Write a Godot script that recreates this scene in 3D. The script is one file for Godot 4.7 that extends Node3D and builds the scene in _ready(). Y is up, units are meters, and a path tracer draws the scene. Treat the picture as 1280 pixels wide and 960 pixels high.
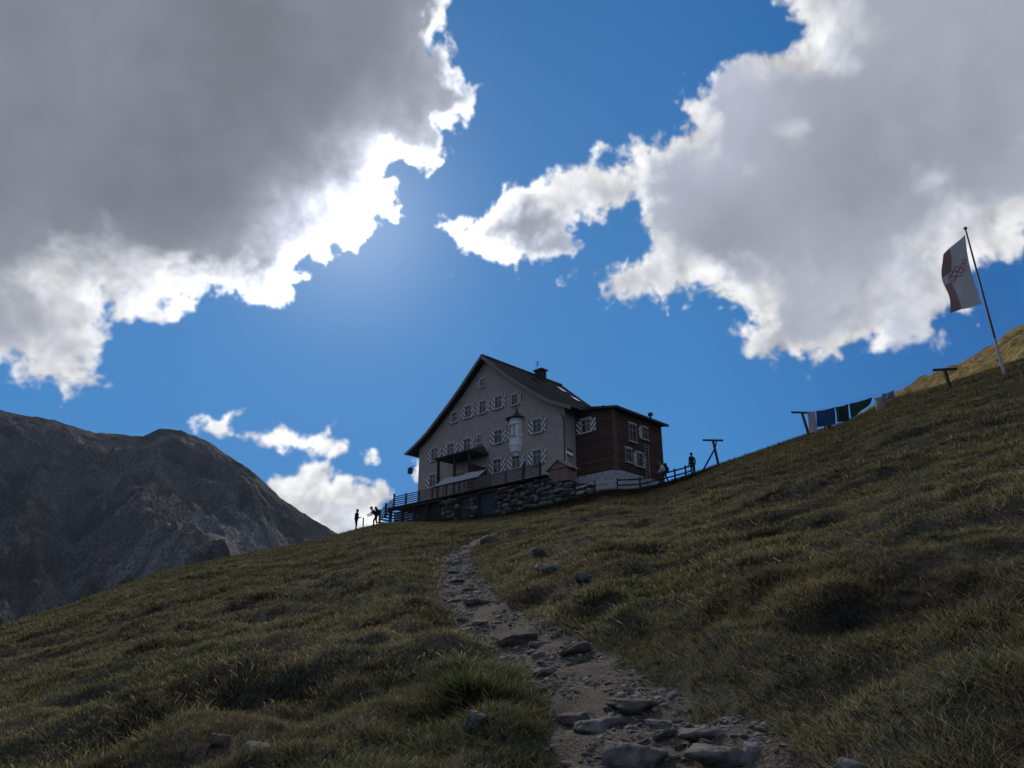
extends Node3D
# An alpine hut on a grassy shoulder, seen from the footpath below against a bright, half-clouded sky.

# ---------------------------------------------------------------- sky
const SUN_AZ := -13.5
const SUN_EL := 31.6
# outlines of the cumulus masses as azimuth / elevation pairs in degrees
const CLOUDS := {
	"left": [-6.4, 49.2, -6.4, 45.4, -5.4, 43.0, -4.4, 41.0, -3.0, 41.1, -4.5, 38.9, -6.0, 36.6, -8.1, 35.3, -9.8, 35.6, -9.8, 33.4, -10.9, 31.3, -11.7, 29.8, -13.2, 28.3, -16.7, 28.1, -17.3, 26.5, -18.7, 24.5, -20.7, 23.8, -21.4, 24.8, -23.1, 24.4, -25.9, 22.6, -27.1, 21.9, -29.2, 21.8, -29.7, 19.7, -30.4, 17.7, -31.7, 16.6, -33.6, 16.9, -35.4, 17.0, -38.8, 17.1, -43.8, 18.4, -50.2, 25.1, -54.7, 37.8, -42.8, 51.9, -18.7, 56.2],
	"right": [24.4, 47.1, 22.6, 43.5, 24.7, 42.1, 21.9, 41.5, 19.0, 40.5, 15.7, 40.2, 13.8, 39.2, 14.8, 37.2, 12.7, 36.8, 9.4, 36.4, 6.7, 36.0, 2.8, 35.2, 0.0, 35.2, -2.4, 33.2, -5.6, 31.2, -4.4, 29.5, -1.0, 28.9, 2.7, 28.0, 6.6, 29.4, 6.4, 30.6, 6.0, 30.8, 8.2, 31.4, 10.6, 31.2, 10.8, 30.2, 8.8, 28.9, 6.9, 26.8, 6.4, 25.8, 10.5, 25.9, 15.5, 25.3, 18.4, 23.3, 18.1, 21.4, 21.0, 19.2, 24.4, 20.1, 27.8, 19.7, 30.5, 20.5, 33.9, 21.7, 35.4, 23.6, 37.4, 24.0, 40.2, 22.6, 46.1, 24.2, 51.2, 33.5, 49.5, 45.7, 35.0, 51.4],
	"small": [-22.6, 15.4, -20.3, 16.8, -18.1, 16.5, -16.3, 16.9, -14.6, 16.2, -12.4, 15.1, -13.2, 14.4, -16.1, 14.5, -18.3, 14.2, -20.2, 13.9, -21.8, 14.4],
	"low": [-19.2, 12.4, -17.2, 13.3, -14.4, 13.5, -12.0, 13.1, -9.3, 12.6, -8.2, 11.5, -8.9, 9.9, -9.4, 3.7, -16.2, 3.6, -17.7, 10.1],
	"shred": [-11.6, 14.6, -10.8, 14.9, -9.4, 14.2, -9.6, 13.9, -11.2, 13.9],
	"tuft": [-8.2, 14.5, -7.6, 14.8, -6.7, 14.9, -6.3, 12.8, -7.2, 12.1, -8.0, 13.2],
}
const SKY_W := 4096
const SKY_H := 2048
const AZ_LO := -52.0
const AZ_HI := 52.0
const EL_LO := -3.0
const EL_HI := 58.0

var n_soft := FastNoiseLite.new()
var n_mid := FastNoiseLite.new()
var n_puff := FastNoiseLite.new()
var n_far := FastNoiseLite.new()
var sun_to: Vector3
var sky_east: Vector3
var sky_field: PackedFloat32Array
var field_w := 0
var field_h := 0
const FIELD := 0.25

func direction(az: float, el: float) -> Vector3:
	var a := deg_to_rad(az)
	var e := deg_to_rad(el)
	return Vector3(sin(a) * cos(e), sin(e), -cos(a) * cos(e))

func make_noise(kind: int, freq: float, octaves: int, sd: int, gain := 0.5) -> FastNoiseLite:
	var n := FastNoiseLite.new()
	n.seed = sd
	n.noise_type = kind
	n.frequency = freq
	n.fractal_type = FastNoiseLite.FRACTAL_FBM if octaves > 1 else FastNoiseLite.FRACTAL_NONE
	n.fractal_octaves = octaves
	n.fractal_gain = gain
	return n

# signed depth in degrees inside (positive) the nearest cloud outline
func outline_depth(polys: Array, p: Vector2) -> float:
	var best := -99.0
	for poly in polys:
		var pts: PackedVector2Array = poly[0]
		var box: Rect2 = poly[1]
		if not box.grow(9.0).has_point(p):
			continue
		var d := 1e9
		var inside := false
		var n := pts.size()
		var j := n - 1
		for i in n:
			var a := pts[j]
			var b := pts[i]
			var ab := b - a
			var ap := p - a
			var t := clampf(ap.dot(ab) / ab.length_squared(), 0.0, 1.0)
			d = minf(d, (ap - ab * t).length_squared())
			if (b.y > p.y) != (a.y > p.y) and p.x < (a.x - b.x) * (p.y - b.y) / (a.y - b.y) + b.x:
				inside = not inside
			j = i
		var s := sqrt(d) * (1.0 if inside else -1.0)
		best = maxf(best, s)
	return best

func field_row(j: int, polys: Array) -> void:
	for i in field_w:
		var az := AZ_LO + i * FIELD
		var el := EL_LO + j * FIELD
		sky_field[j * field_w + i] = outline_depth(polys, Vector2(az * 0.87, el))

func field_at(az: float, el: float) -> float:
	var x := clampf((az - AZ_LO) / FIELD, 0.0, field_w - 1.001)
	var y := clampf((el - EL_LO) / FIELD, 0.0, field_h - 1.001)
	var i := int(x)
	var j := int(y)
	var fx := x - i
	var fy := y - j
	var k := j * field_w + i
	return lerpf(lerpf(sky_field[k], sky_field[k + 1], fx), lerpf(sky_field[k + field_w], sky_field[k + field_w + 1], fx), fy)

func sky_color(az: float, el: float) -> Color:
	var v := direction(az, el)
	var ang := rad_to_deg(acos(clampf(v.dot(sun_to), -1.0, 1.0)))
	var h := clampf(el / 50.0, 0.0, 1.0)
	# clear air: deeper blue overhead, paler low down and round the sun
	var air := Color(0.066, 0.300, 0.70).lerp(Color(0.030, 0.150, 0.40), pow(h, 0.75))
	air = air.lerp(Color(0.010, 0.090, 0.33), clampf((az - 14.0) / 32.0, 0.0, 0.62) if absf(az) < 60.0 else 0.3)
	air += Color(0.15, 0.16, 0.16) * exp(-ang / 9.0) + Color(0.15, 0.145, 0.13) * exp(-ang * ang / 40.0)
	if el < -1.0:
		return air
	# cloud depth: outlines in front, a field of the same kind of cumulus elsewhere
	var w := clampf(maxf(absf(az) - 40.0, (el - 49.0) * 1.2) / 9.0, 0.0, 1.0)
	var f := -9.0
	if w < 1.0:
		f = field_at(az, el)
	if w > 0.0:
		var flat := Vector3(v.x, 0.0, v.z) / (v.y + 0.35)
		var g := n_far.get_noise_3dv(flat) * 22.0 + 1.2
		f = lerpf(f, g, w)
	if f < -4.5:
		return air
	var warp := v + Vector3(n_soft.get_noise_3dv(v * 1.7), n_soft.get_noise_3dv(v * 1.7 + Vector3(7, 0, 0)), n_soft.get_noise_3dv(v * 1.7 + Vector3(0, 9, 0))) * 0.02
	var m := n_mid.get_noise_3dv(warp)
	var pf := n_puff.get_noise_3dv(warp + v * m * 0.006)
	var small := clampf((15.8 - el) / 2.0, 0.0, 1.0) * (1.0 if az < 5.0 and absf(az) < 40.0 else 0.0)
	var amp := lerpf(1.0, 0.62, small)
	var fine := n_puff.get_noise_3dv(warp * 2.7 + v * m * 0.01)
	var shred := n_mid.get_noise_3dv(v * 2.3 + Vector3(2, 4, 1))
	var d := f + ((m + 0.05) * 2.5 + (pf + 0.30) * 1.9 + (fine + 0.3) * 0.55 + shred * 0.7) * amp + lerpf(0.35, 0.05, small)
	var wisp := n_mid.get_noise_3dv(v * 3.7 + Vector3(5, 5, 5))
	var a := smoothstep(0.0, 1.0, clampf(d / lerpf(1.25, 0.7, small) + wisp * 0.55 * (1.0 - smoothstep(0.4, 1.6, d)), 0.0, 1.0))
	if a <= 0.002:
		return air
	# puffs lit from the sun's side, thick middles grey, thin rims white
	var step := (sun_to - v * v.dot(sun_to)).normalized() * 0.010
	var pf2 := n_puff.get_noise_3dv(warp + v * m * 0.006 + step)
	var m2 := n_mid.get_noise_3dv(warp + step * 1.5)
	var lit := clampf((pf - pf2) * 1.1 + (m - m2) * 1.3, -1.0, 1.0)
	var soft := n_soft.get_noise_3dv(v * 0.8 + Vector3(3, 1, 5))
	var wide := lerpf(3.0, 4.4, clampf(ang / 30.0, 0.0, 1.0)) * clampf(1.0 + 1.5 * n_soft.get_noise_3dv(v * 1.1 + Vector3(8, 2, 0)), 0.35, 2.0)
	var thick := smoothstep(0.08, 1.15, (d + soft * 1.8 + m * 0.9 - lit * 1.1) / wide)
	thick *= lerpf(1.0, 0.80, smoothstep(30.0, 19.0, el))
	thick = clampf(thick - small * 0.40 - 0.65 * exp(-ang * ang / 50.0) * exp(-maxf(d - 0.9, 0.0) / 2.0), 0.0, 1.0)
	var base_l := lerpf(0.222, 0.35, smoothstep(-6.0, 8.0, az)) if absf(az) < 60.0 else 0.30
	# clouds opposite the sun are seen from their lit side
	base_l = lerpf(base_l, 0.66, smoothstep(70.0, 140.0, ang))
	base_l *= 1.0 + soft * 0.30 + m * 0.06 + lit * 0.04
	base_l += 0.16 * exp(-maxf(d - 1.5, 0.0) / 3.2)
	var rim := lerpf(0.82, 1.3, exp(-ang / 12.0)) * (1.0 + lit * 0.45) * (0.92 + 0.35 * n_soft.get_noise_3dv(v * 2.1 + Vector3(1, 9, 4)))
	rim += 2.8 * exp(-ang * ang / 90.0) * exp(-maxf(d - 0.6, 0.0) / 2.8)
	var lum := lerpf(rim, base_l, thick)
	lum += 1.2 * exp(-ang * ang / 30.0) * exp(-maxf(d, 0.0) / 2.8)
	var grey := Color(0.93, 1.0, 1.19) * lum
	var white := Color(1.0, 1.0, 1.0) * lum
	var c := white.lerp(grey, clampf(thick, 0.0, 1.0))
	return air.lerp(c, a)

var sky_part: Array = []

func sky_row(j: int, img: Image, cols: int, first: int, row0: int, w: int, h: int) -> void:
	var row := PackedFloat32Array()
	row.resize(cols * 4)
	var el := 90.0 - 180.0 * (row0 + j + 0.5) / h
	for i in cols:
		var az := 360.0 * (first + i + 0.5) / w
		if az > 180.0:
			az -= 360.0
		var c := sky_color(az, el)
		row[i * 4] = c.r
		row[i * 4 + 1] = c.g
		row[i * 4 + 2] = c.b
		row[i * 4 + 3] = 1.0
	sky_part[j] = row

func rows_to_image(w: int, h: int) -> Image:
	var all := PackedByteArray()
	for r in sky_part:
		all.append_array((r as PackedFloat32Array).to_byte_array())
	return Image.create_from_data(w, h, false, Image.FORMAT_RGBAF, all)

func make_sky() -> ImageTexture:
	sun_to = direction(SUN_AZ, SUN_EL)
	n_soft = make_noise(FastNoiseLite.TYPE_SIMPLEX_SMOOTH, 5.0, 4, 11)
	n_mid = make_noise(FastNoiseLite.TYPE_SIMPLEX_SMOOTH, 13.0, 5, 23, 0.55)
	n_puff = make_noise(FastNoiseLite.TYPE_CELLULAR, 22.0, 4, 5, 0.52)
	n_puff.cellular_return_type = FastNoiseLite.RETURN_DISTANCE
	n_puff.fractal_lacunarity = 2.1
	n_far = make_noise(FastNoiseLite.TYPE_SIMPLEX_SMOOTH, 1.1, 3, 77)
	var polys := []
	for name_ in CLOUDS:
		var flat: Array = CLOUDS[name_]
		var pts := PackedVector2Array()
		var box := Rect2(flat[0] * 0.87, flat[1], 0, 0)
		for i in flat.size() / 2:
			var p := Vector2(flat[i * 2] * 0.87, flat[i * 2 + 1])
			pts.append(p)
			box = box.expand(p)
		polys.append([pts, box])
	field_w = int((AZ_HI - AZ_LO) / FIELD) + 2
	field_h = int((EL_HI - EL_LO) / FIELD) + 2
	sky_field.resize(field_w * field_h)
	var task := WorkerThreadPool.add_group_task(field_row.bind(polys), field_h)
	WorkerThreadPool.wait_for_group_task_completion(task)
	# the whole sky at a quarter of the width, then the looked-at part in full
	var lw := 640
	var lh := 320
	sky_part.resize(lh)
	task = WorkerThreadPool.add_group_task(sky_row.bind(null, lw, 0, 0, lw, lh), lh)
	WorkerThreadPool.wait_for_group_task_completion(task)
	var full := rows_to_image(lw, lh)
	full.resize(SKY_W, SKY_H, Image.INTERPOLATE_CUBIC)
	var r0 := int((90.0 - EL_HI + 2.0) / 180.0 * SKY_H)
	var r1 := int((90.0 - EL_LO) / 180.0 * SKY_H)
	var half := int(50.0 / 360.0 * SKY_W)
	for side in [0, 1]:
		sky_part = []
		sky_part.resize(r1 - r0)
		var first: int = 0 if side == 0 else SKY_W - half
		task = WorkerThreadPool.add_group_task(sky_row.bind(null, half, first, r0, SKY_W, SKY_H), r1 - r0)
		WorkerThreadPool.wait_for_group_task_completion(task)
		var part := rows_to_image(half, r1 - r0)
		full.blit_rect(part, Rect2i(0, 0, half, r1 - r0), Vector2i(first, r0))
	return ImageTexture.create_from_image(full)

# ---------------------------------------------------------------- terrain
# azimuth, rise per metre and distance of the brow, measured round the viewpoint on the footpath
const BROW := [-32.41, 0.0623, 55.8, -28.44, 0.0897, 57.8, -24.08, 0.1241, 60.0, -19.2, 0.148, 62.6, -13.89, 0.1676, 66.6, -12.25, 0.1772, 67.8, -9.43, 0.1907, 71.4, -6.82, 0.1941, 73.8, -4.11, 0.1982, 69.9, -1.43, 0.206, 66.5, 0.9, 0.2133, 63.9, 4.02, 0.2257, 60.9, 5.71, 0.2332, 59.4, 6.91, 0.2384, 58.5, 9.58, 0.2374, 65.2, 11.36, 0.2438, 64.3, 13.13, 0.2512, 63.2, 15.49, 0.265, 62.1, 18.97, 0.2811, 62.6, 21.8, 0.2939, 63.0, 24.55, 0.306, 62.7, 27.81, 0.3269, 62.4, 31.34, 0.3368, 61.7, 34.46, 0.3467, 59.2, 35.62, 0.3514, 58.3]
# footpath: distance ahead, sideways position, width
const PATH := [-6.0, 0.1, 1.07, 0.0, 0.4, 1.15, 3.9, 0.72, 1.23, 4.7, 0.82, 1.23, 5.1, 0.84, 1.15, 5.84, 0.78, 0.95, 6.4, 0.72, 0.83, 7.06, 0.56, 0.83, 7.83, 0.4, 0.83, 8.94, 0.21, 0.78, 10.1, -0.12, 0.83, 11.6, -0.44, 0.83, 13.1, -0.7, 0.91, 15.1, -0.91, 0.95, 17.7, -1.21, 0.95, 21.5, -1.6, 0.91, 25.0, -1.75, 0.83, 28.0, -1.6, 0.87, 32.0, -1.2, 0.74, 36.0, -0.8, 0.37]
var brow_s := PackedFloat32Array()
var brow_c := PackedFloat32Array()
var n_hump := FastNoiseLite.new()
var n_tus := FastNoiseLite.new()
var n_step := FastNoiseLite.new()
var n_tint := FastNoiseLite.new()
var n_tint2 := FastNoiseLite.new()
var n_fine := FastNoiseLite.new()

func table(t: Array, x: float, k: int, n := 3) -> float:
	var last := t.size() / n - 1
	if x <= t[0]:
		return t[k]
	for i in last:
		var x1: float = t[(i + 1) * n]
		if x <= x1:
			var x0: float = t[i * n]
			var u := (x - x0) / (x1 - x0)
			return lerpf(t[i * n + k], t[(i + 1) * n + k], u)
	return t[last * n + k]

func prepare_terrain() -> void:
	n_hump = make_noise(FastNoiseLite.TYPE_SIMPLEX_SMOOTH, 0.16, 3, 3)
	n_tus = make_noise(FastNoiseLite.TYPE_SIMPLEX_SMOOTH, 1.1, 2, 8)
	n_step = make_noise(FastNoiseLite.TYPE_SIMPLEX_SMOOTH, 0.30, 2, 19)
	n_tint = make_noise(FastNoiseLite.TYPE_SIMPLEX_SMOOTH, 0.13, 3, 41)
	n_tint2 = make_noise(FastNoiseLite.TYPE_SIMPLEX_SMOOTH, 0.5, 2, 57)
	n_fine = make_noise(FastNoiseLite.TYPE_SIMPLEX_SMOOTH, 2.5, 2, 63)
	for i in 720:
		var az := i * 0.5 - 180.0
		var plane := 0.2228 * cos(deg_to_rad(az)) + 0.2426 * sin(deg_to_rad(az))
		var w := smoothstep(0.0, 1.0, clampf((42.0 - absf(az)) / 6.0, 0.0, 1.0))
		brow_s.append(lerpf(plane, table(BROW, az, 1), w))
		brow_c.append(table(BROW, az, 2))

func brow(arr: PackedFloat32Array, az: float) -> float:
	var x := fposmod((az + 180.0) * 2.0, 720.0)
	var i := int(x)
	return lerpf(arr[i % 720], arr[(i + 1) % 720], x - i)

# how far (metres) a point is outside the edge of the trodden path; negative on it
func path_gap(x: float, z: float) -> float:
	if z > 6.0 or z < -36.0:
		return 9.0
	return absf(x - table(PATH, -z, 1)) * 0.95 - table(PATH, -z, 2) * 0.5

func base_y(x: float, z: float) -> float:
	var r := sqrt(x * x + z * z)
	var az := rad_to_deg(atan2(x, -z))
	var c := brow(brow_c, az)
	var y := brow(brow_s, az) * r - 1.6
	if r > c:
		var t := r - c
		y -= 0.006 * t * t if t < 45.0 else 0.006 * 45.0 * (2.0 * t - 45.0)
	if r > 110.0 and absf(az) > 60.0:
		y -= 0.0006 * (r - 110.0) * (r - 110.0)
	if y < -80.0:
		y = -80.0 - 60.0 * (1.0 - exp((y + 80.0) / 60.0))
	return y

func ground_y(x: float, z: float) -> float:
	var y := base_y(x, z)
	var r := sqrt(x * x + z * z)
	if r > 130.0:
		return y
	var az := rad_to_deg(atan2(x, -z))
	var amp := smoothstep(1.0, 7.0, r)
	# calm ground where the hut, its wall and the people stand
	var calm := clampf((r - 48.0) / 10.0, 0.0, 1.0) * clampf((13.0 - absf(az - 2.0)) / 3.0, 0.0, 1.0)
	amp *= 1.0 - 0.85 * calm
	amp *= lerpf(1.0, 0.45, clampf((r - 40.0) / 20.0, 0.0, 1.0))
	var across := x * 0.78 + z * 0.62
	var up := x * 0.62 - z * 0.78
	y += n_hump.get_noise_2d(x, z) * 0.24 * amp
	var st := n_step.get_noise_2d(across * 0.6, up * 1.9)
	y += (absf(st) * 0.20 - 0.05) * amp * clampf(26.0 / r, 0.0, 1.0)
	var tus := n_tus.get_noise_2d(x, z)
	y += tus * 0.10 * amp * clampf(9.0 / r, 0.0, 1.0) + n_tus.get_noise_2d(x * 0.45 + 9.0, z * 0.45) * 0.12 * amp * clampf(22.0 / r, 0.0, 1.0)
	if z < 6.0 and z > -38.0 and absf(x) < 5.0:
		var gap := path_gap(x, z)
		var on := 1.0 - smoothstep(-0.25, 0.55, gap)
		y = lerpf(y, base_y(x, z) - 0.16, on)
	return y

func path_y(x: float, z: float) -> float:
	var gap := path_gap(x, z)
	return base_y(x, z) - 0.11 + n_tus.get_noise_2d(x * 1.3, z * 1.3) * 0.05 + n_fine.get_noise_2d(x, z) * 0.022 + n_fine.get_noise_2d(x * 4.0, z * 4.0) * 0.012 + n_step.get_noise_2d(x * 2.2, z * 3.0) * 0.06 - maxf(0.0, gap + 0.02) * 0.9

# ---------------------------------------------------------------- helpers
var rng := RandomNumberGenerator.new()
var used_names := {}
var mats := {}

func numbered(called: String) -> String:
	var n: int = used_names.get(called, 0)
	used_names[called] = n + 1
	return called if n == 0 else "%s_%03d" % [called, n]

func tag(o: Node, label: String, category: String, group := "") -> Node:
	o.set_meta("label", label)
	o.set_meta("category", category)
	if group:
		o.set_meta("group", group)
	return o

func thing(called: String, label: String, category: String, at := Vector3.ZERO, turn := 0.0, group := "") -> Node3D:
	var o := Node3D.new()
	o.name = numbered(called)
	add_child(o)
	o.position = at
	o.rotation.y = turn
	tag(o, label, category, group)
	return o

func part(called: String, mesh: Mesh, mat: Material, parent: Node) -> MeshInstance3D:
	var o := MeshInstance3D.new()
	o.name = called if parent != self else numbered(called)
	o.mesh = mesh
	o.material_override = mat
	parent.add_child(o, true)
	return o

func holder(called: String, parent: Node, at := Vector3.ZERO) -> Node3D:
	var o := Node3D.new()
	o.name = called
	parent.add_child(o, true)
	o.position = at
	return o

func st_new() -> SurfaceTool:
	var st := SurfaceTool.new()
	st.begin(Mesh.PRIMITIVE_TRIANGLES)
	return st

func quad(st: SurfaceTool, a: Vector3, b: Vector3, c: Vector3, d: Vector3) -> void:
	# a b c d counter-clockwise as seen from outside
	var n := (b - a).cross(c - a)
	if n.length_squared() < 1e-14:
		n = (c - a).cross(d - a)
	n = n.normalized()
	var uv := [Vector2(0, 1), Vector2(1, 1), Vector2(1, 0), Vector2(0, 0)]
	var p := [a, b, c, d]
	for k in [0, 2, 1, 0, 3, 2]:
		st.set_normal(n)
		st.set_uv(uv[k])
		st.add_vertex(p[k])

func tri(st: SurfaceTool, a: Vector3, b: Vector3, c: Vector3) -> void:
	var n := (b - a).cross(c - a).normalized()
	for p in [a, c, b]:
		st.set_normal(n)
		st.set_uv(Vector2(p.x, p.y))
		st.add_vertex(p)

func add_box(st: SurfaceTool, c: Vector3, s: Vector3, b := Basis.IDENTITY) -> void:
	var h := s * 0.5
	var v := []
	for i in 8:
		v.append(c + b * Vector3(h.x if i & 1 else -h.x, h.y if i & 2 else -h.y, h.z if i & 4 else -h.z))
	quad(st, v[4], v[5], v[7], v[6])
	quad(st, v[1], v[0], v[2], v[3])
	quad(st, v[5], v[1], v[3], v[7])
	quad(st, v[0], v[4], v[6], v[2])
	quad(st, v[6], v[7], v[3], v[2])
	quad(st, v[0], v[1], v[5], v[4])

func beam(st: SurfaceTool, a: Vector3, b: Vector3, w: float, h: float) -> void:
	var y := (b - a).normalized()
	var side := y.cross(Vector3.UP if absf(y.y) < 0.95 else Vector3.RIGHT).normalized()
	add_box(st, (a + b) * 0.5, Vector3(w, (b - a).length(), h), Basis(side, y, side.cross(y)))

func tube(st: SurfaceTool, pts: Array, radii: Array, sides := 8) -> void:
	var rings := []
	for i in pts.size():
		var t: Vector3 = (pts[mini(i + 1, pts.size() - 1)] - pts[maxi(i - 1, 0)]).normalized()
		var u := t.cross(Vector3.UP if absf(t.y) < 0.9 else Vector3.RIGHT).normalized()
		var w := t.cross(u)
		var ring := []
		for k in sides:
			var a := TAU * k / sides
			ring.append(pts[i] + (u * cos(a) + w * sin(a)) * radii[i])
		rings.append(ring)
	for i in pts.size() - 1:
		for k in sides:
			var k2 := (k + 1) % sides
			quad(st, rings[i][k2], rings[i][k], rings[i + 1][k], rings[i + 1][k2])
	for k in range(1, sides - 1):
		tri(st, rings[0][0], rings[0][k], rings[0][k + 1])
		var e: int = pts.size() - 1
		tri(st, rings[e][0], rings[e][k + 1], rings[e][k])

func lin(r: float, g: float, b: float) -> Color:
	return Color(r, g, b).linear_to_srgb()

func noise_tex(freq: float, octaves: int, sd: int, lo: Color, hi: Color, size := 512, kind := FastNoiseLite.TYPE_SIMPLEX_SMOOTH) -> NoiseTexture2D:
	var t := NoiseTexture2D.new()
	t.width = size
	t.height = size
	t.seamless = true
	t.noise = make_noise(kind, freq, octaves, sd, 0.6)
	var g := Gradient.new()
	g.set_color(0, lo)
	g.set_color(1, hi)
	t.color_ramp = g
	return t

# a matt surface with its own grain: fine and coarse tone, and relief
func surface(key: String, c: Color, grain := 0.3, scale := 1.0, relief := 0.6, rough := 0.9, stretch := Vector3.ONE) -> StandardMaterial3D:
	if mats.has(key):
		return mats[key]
	var m := StandardMaterial3D.new()
	m.resource_name = key
	m.albedo_color = c.linear_to_srgb()
	m.roughness = rough
	m.metallic_specular = 0.25
	m.uv1_triplanar = true
	m.uv1_scale = stretch * scale
	var sd := key.hash() % 1000
	var lo := 1.0 - grain
	m.albedo_texture = noise_tex(0.012, 5, sd, Color(lo, lo, lo), Color(1, 1, 1), 256)
	if relief > 0.0:
		m.heightmap_enabled = true
		m.heightmap_texture = noise_tex(0.03, 4, sd + 1, Color.BLACK, Color.WHITE, 256)
		m.heightmap_scale = relief
	mats[key] = m
	return m

func plain(key: String, c: Color, rough := 0.8, metal := 0.0) -> StandardMaterial3D:
	if mats.has(key):
		return mats[key]
	var m := StandardMaterial3D.new()
	m.resource_name = key
	m.albedo_color = c.linear_to_srgb()
	m.roughness = rough
	m.metallic = metal
	m.metallic_specular = 0.4
	mats[key] = m
	return m

func vertex_mat(key: String, rough := 0.95) -> StandardMaterial3D:
	if mats.has(key):
		return mats[key]
	var m := StandardMaterial3D.new()
	m.resource_name = key
	m.vertex_color_use_as_albedo = true
	m.roughness = rough
	m.metallic_specular = 0.15
	mats[key] = m
	return m

func grid_mesh(v: PackedVector3Array, cols: int, rows: int, colors := PackedColorArray(), wrap := false) -> ArrayMesh:
	var idx := PackedInt32Array()
	var nrm := PackedVector3Array()
	nrm.resize(v.size())
	for j in rows - 1:
		for i in (cols if wrap else cols - 1):
			var i2 := (i + 1) % cols
			var a := j * cols + i
			var b := j * cols + i2
			var c := (j + 1) * cols + i
			var d := (j + 1) * cols + i2
			for t in [[a, c, b], [b, c, d]]:
				var n := (v[t[2]] - v[t[0]]).cross(v[t[1]] - v[t[0]])
				if n.y < 0.0:
					n = -n
				nrm[t[0]] += n
				nrm[t[1]] += n
				nrm[t[2]] += n
				var flip := ((v[t[2]] - v[t[0]]).cross(v[t[1]] - v[t[0]])).y < 0.0
				idx.append(t[0])
				idx.append(t[2] if flip else t[1])
				idx.append(t[1] if flip else t[2])
	for i in nrm.size():
		nrm[i] = nrm[i].normalized()
	var arr := []
	arr.resize(Mesh.ARRAY_MAX)
	arr[Mesh.ARRAY_VERTEX] = v
	arr[Mesh.ARRAY_NORMAL] = nrm
	arr[Mesh.ARRAY_INDEX] = idx
	if colors.size():
		arr[Mesh.ARRAY_COLOR] = colors
	var m := ArrayMesh.new()
	m.add_surface_from_arrays(Mesh.PRIMITIVE_TRIANGLES, arr)
	return m

func mixc(a: Color, b: Color, t: float) -> Color:
	return a.lerp(b, clampf(t, 0.0, 1.0))

# sward colour: green, straw and russet patches
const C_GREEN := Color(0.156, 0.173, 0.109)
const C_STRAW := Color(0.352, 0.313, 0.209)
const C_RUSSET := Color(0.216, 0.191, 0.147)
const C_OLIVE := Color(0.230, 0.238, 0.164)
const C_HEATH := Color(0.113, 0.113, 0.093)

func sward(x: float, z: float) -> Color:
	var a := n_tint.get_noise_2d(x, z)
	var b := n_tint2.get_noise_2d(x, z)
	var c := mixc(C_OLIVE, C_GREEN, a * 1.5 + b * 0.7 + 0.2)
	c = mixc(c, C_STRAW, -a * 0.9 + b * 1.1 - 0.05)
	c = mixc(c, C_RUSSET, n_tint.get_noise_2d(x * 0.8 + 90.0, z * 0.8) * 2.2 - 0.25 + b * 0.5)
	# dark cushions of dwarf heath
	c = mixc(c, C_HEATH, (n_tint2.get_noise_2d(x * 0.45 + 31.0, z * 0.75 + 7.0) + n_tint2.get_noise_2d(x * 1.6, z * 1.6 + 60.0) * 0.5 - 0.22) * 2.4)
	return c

func build_terrain() -> void:
	var azs := []
	var a := -180.0
	while a < 180.0:
		azs.append(a)
		a += 0.3 if absf(a + 0.15) < 46.0 else 4.0
	var rs := []
	var r := 0.4
	while r < 7000.0:
		rs.append(r)
		r *= 1.04 if r < 2.5 else (1.0125 if r < 80.0 else 1.16)
	var v := PackedVector3Array()
	var col := PackedColorArray()
	for rr in rs:
		for az in azs:
			var x: float = sin(deg_to_rad(az)) * rr
			var z: float = -cos(deg_to_rad(az)) * rr
			v.append(Vector3(x, ground_y(x, z), z))
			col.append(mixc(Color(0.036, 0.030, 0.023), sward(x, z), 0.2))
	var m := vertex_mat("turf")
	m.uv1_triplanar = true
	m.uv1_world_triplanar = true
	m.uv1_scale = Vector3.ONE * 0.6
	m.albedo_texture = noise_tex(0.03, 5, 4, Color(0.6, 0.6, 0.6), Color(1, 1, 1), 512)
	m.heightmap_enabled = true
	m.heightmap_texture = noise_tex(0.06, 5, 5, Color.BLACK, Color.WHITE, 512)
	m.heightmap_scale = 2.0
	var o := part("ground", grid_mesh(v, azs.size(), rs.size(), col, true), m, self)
	o.set_meta("kind", "structure")

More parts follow.
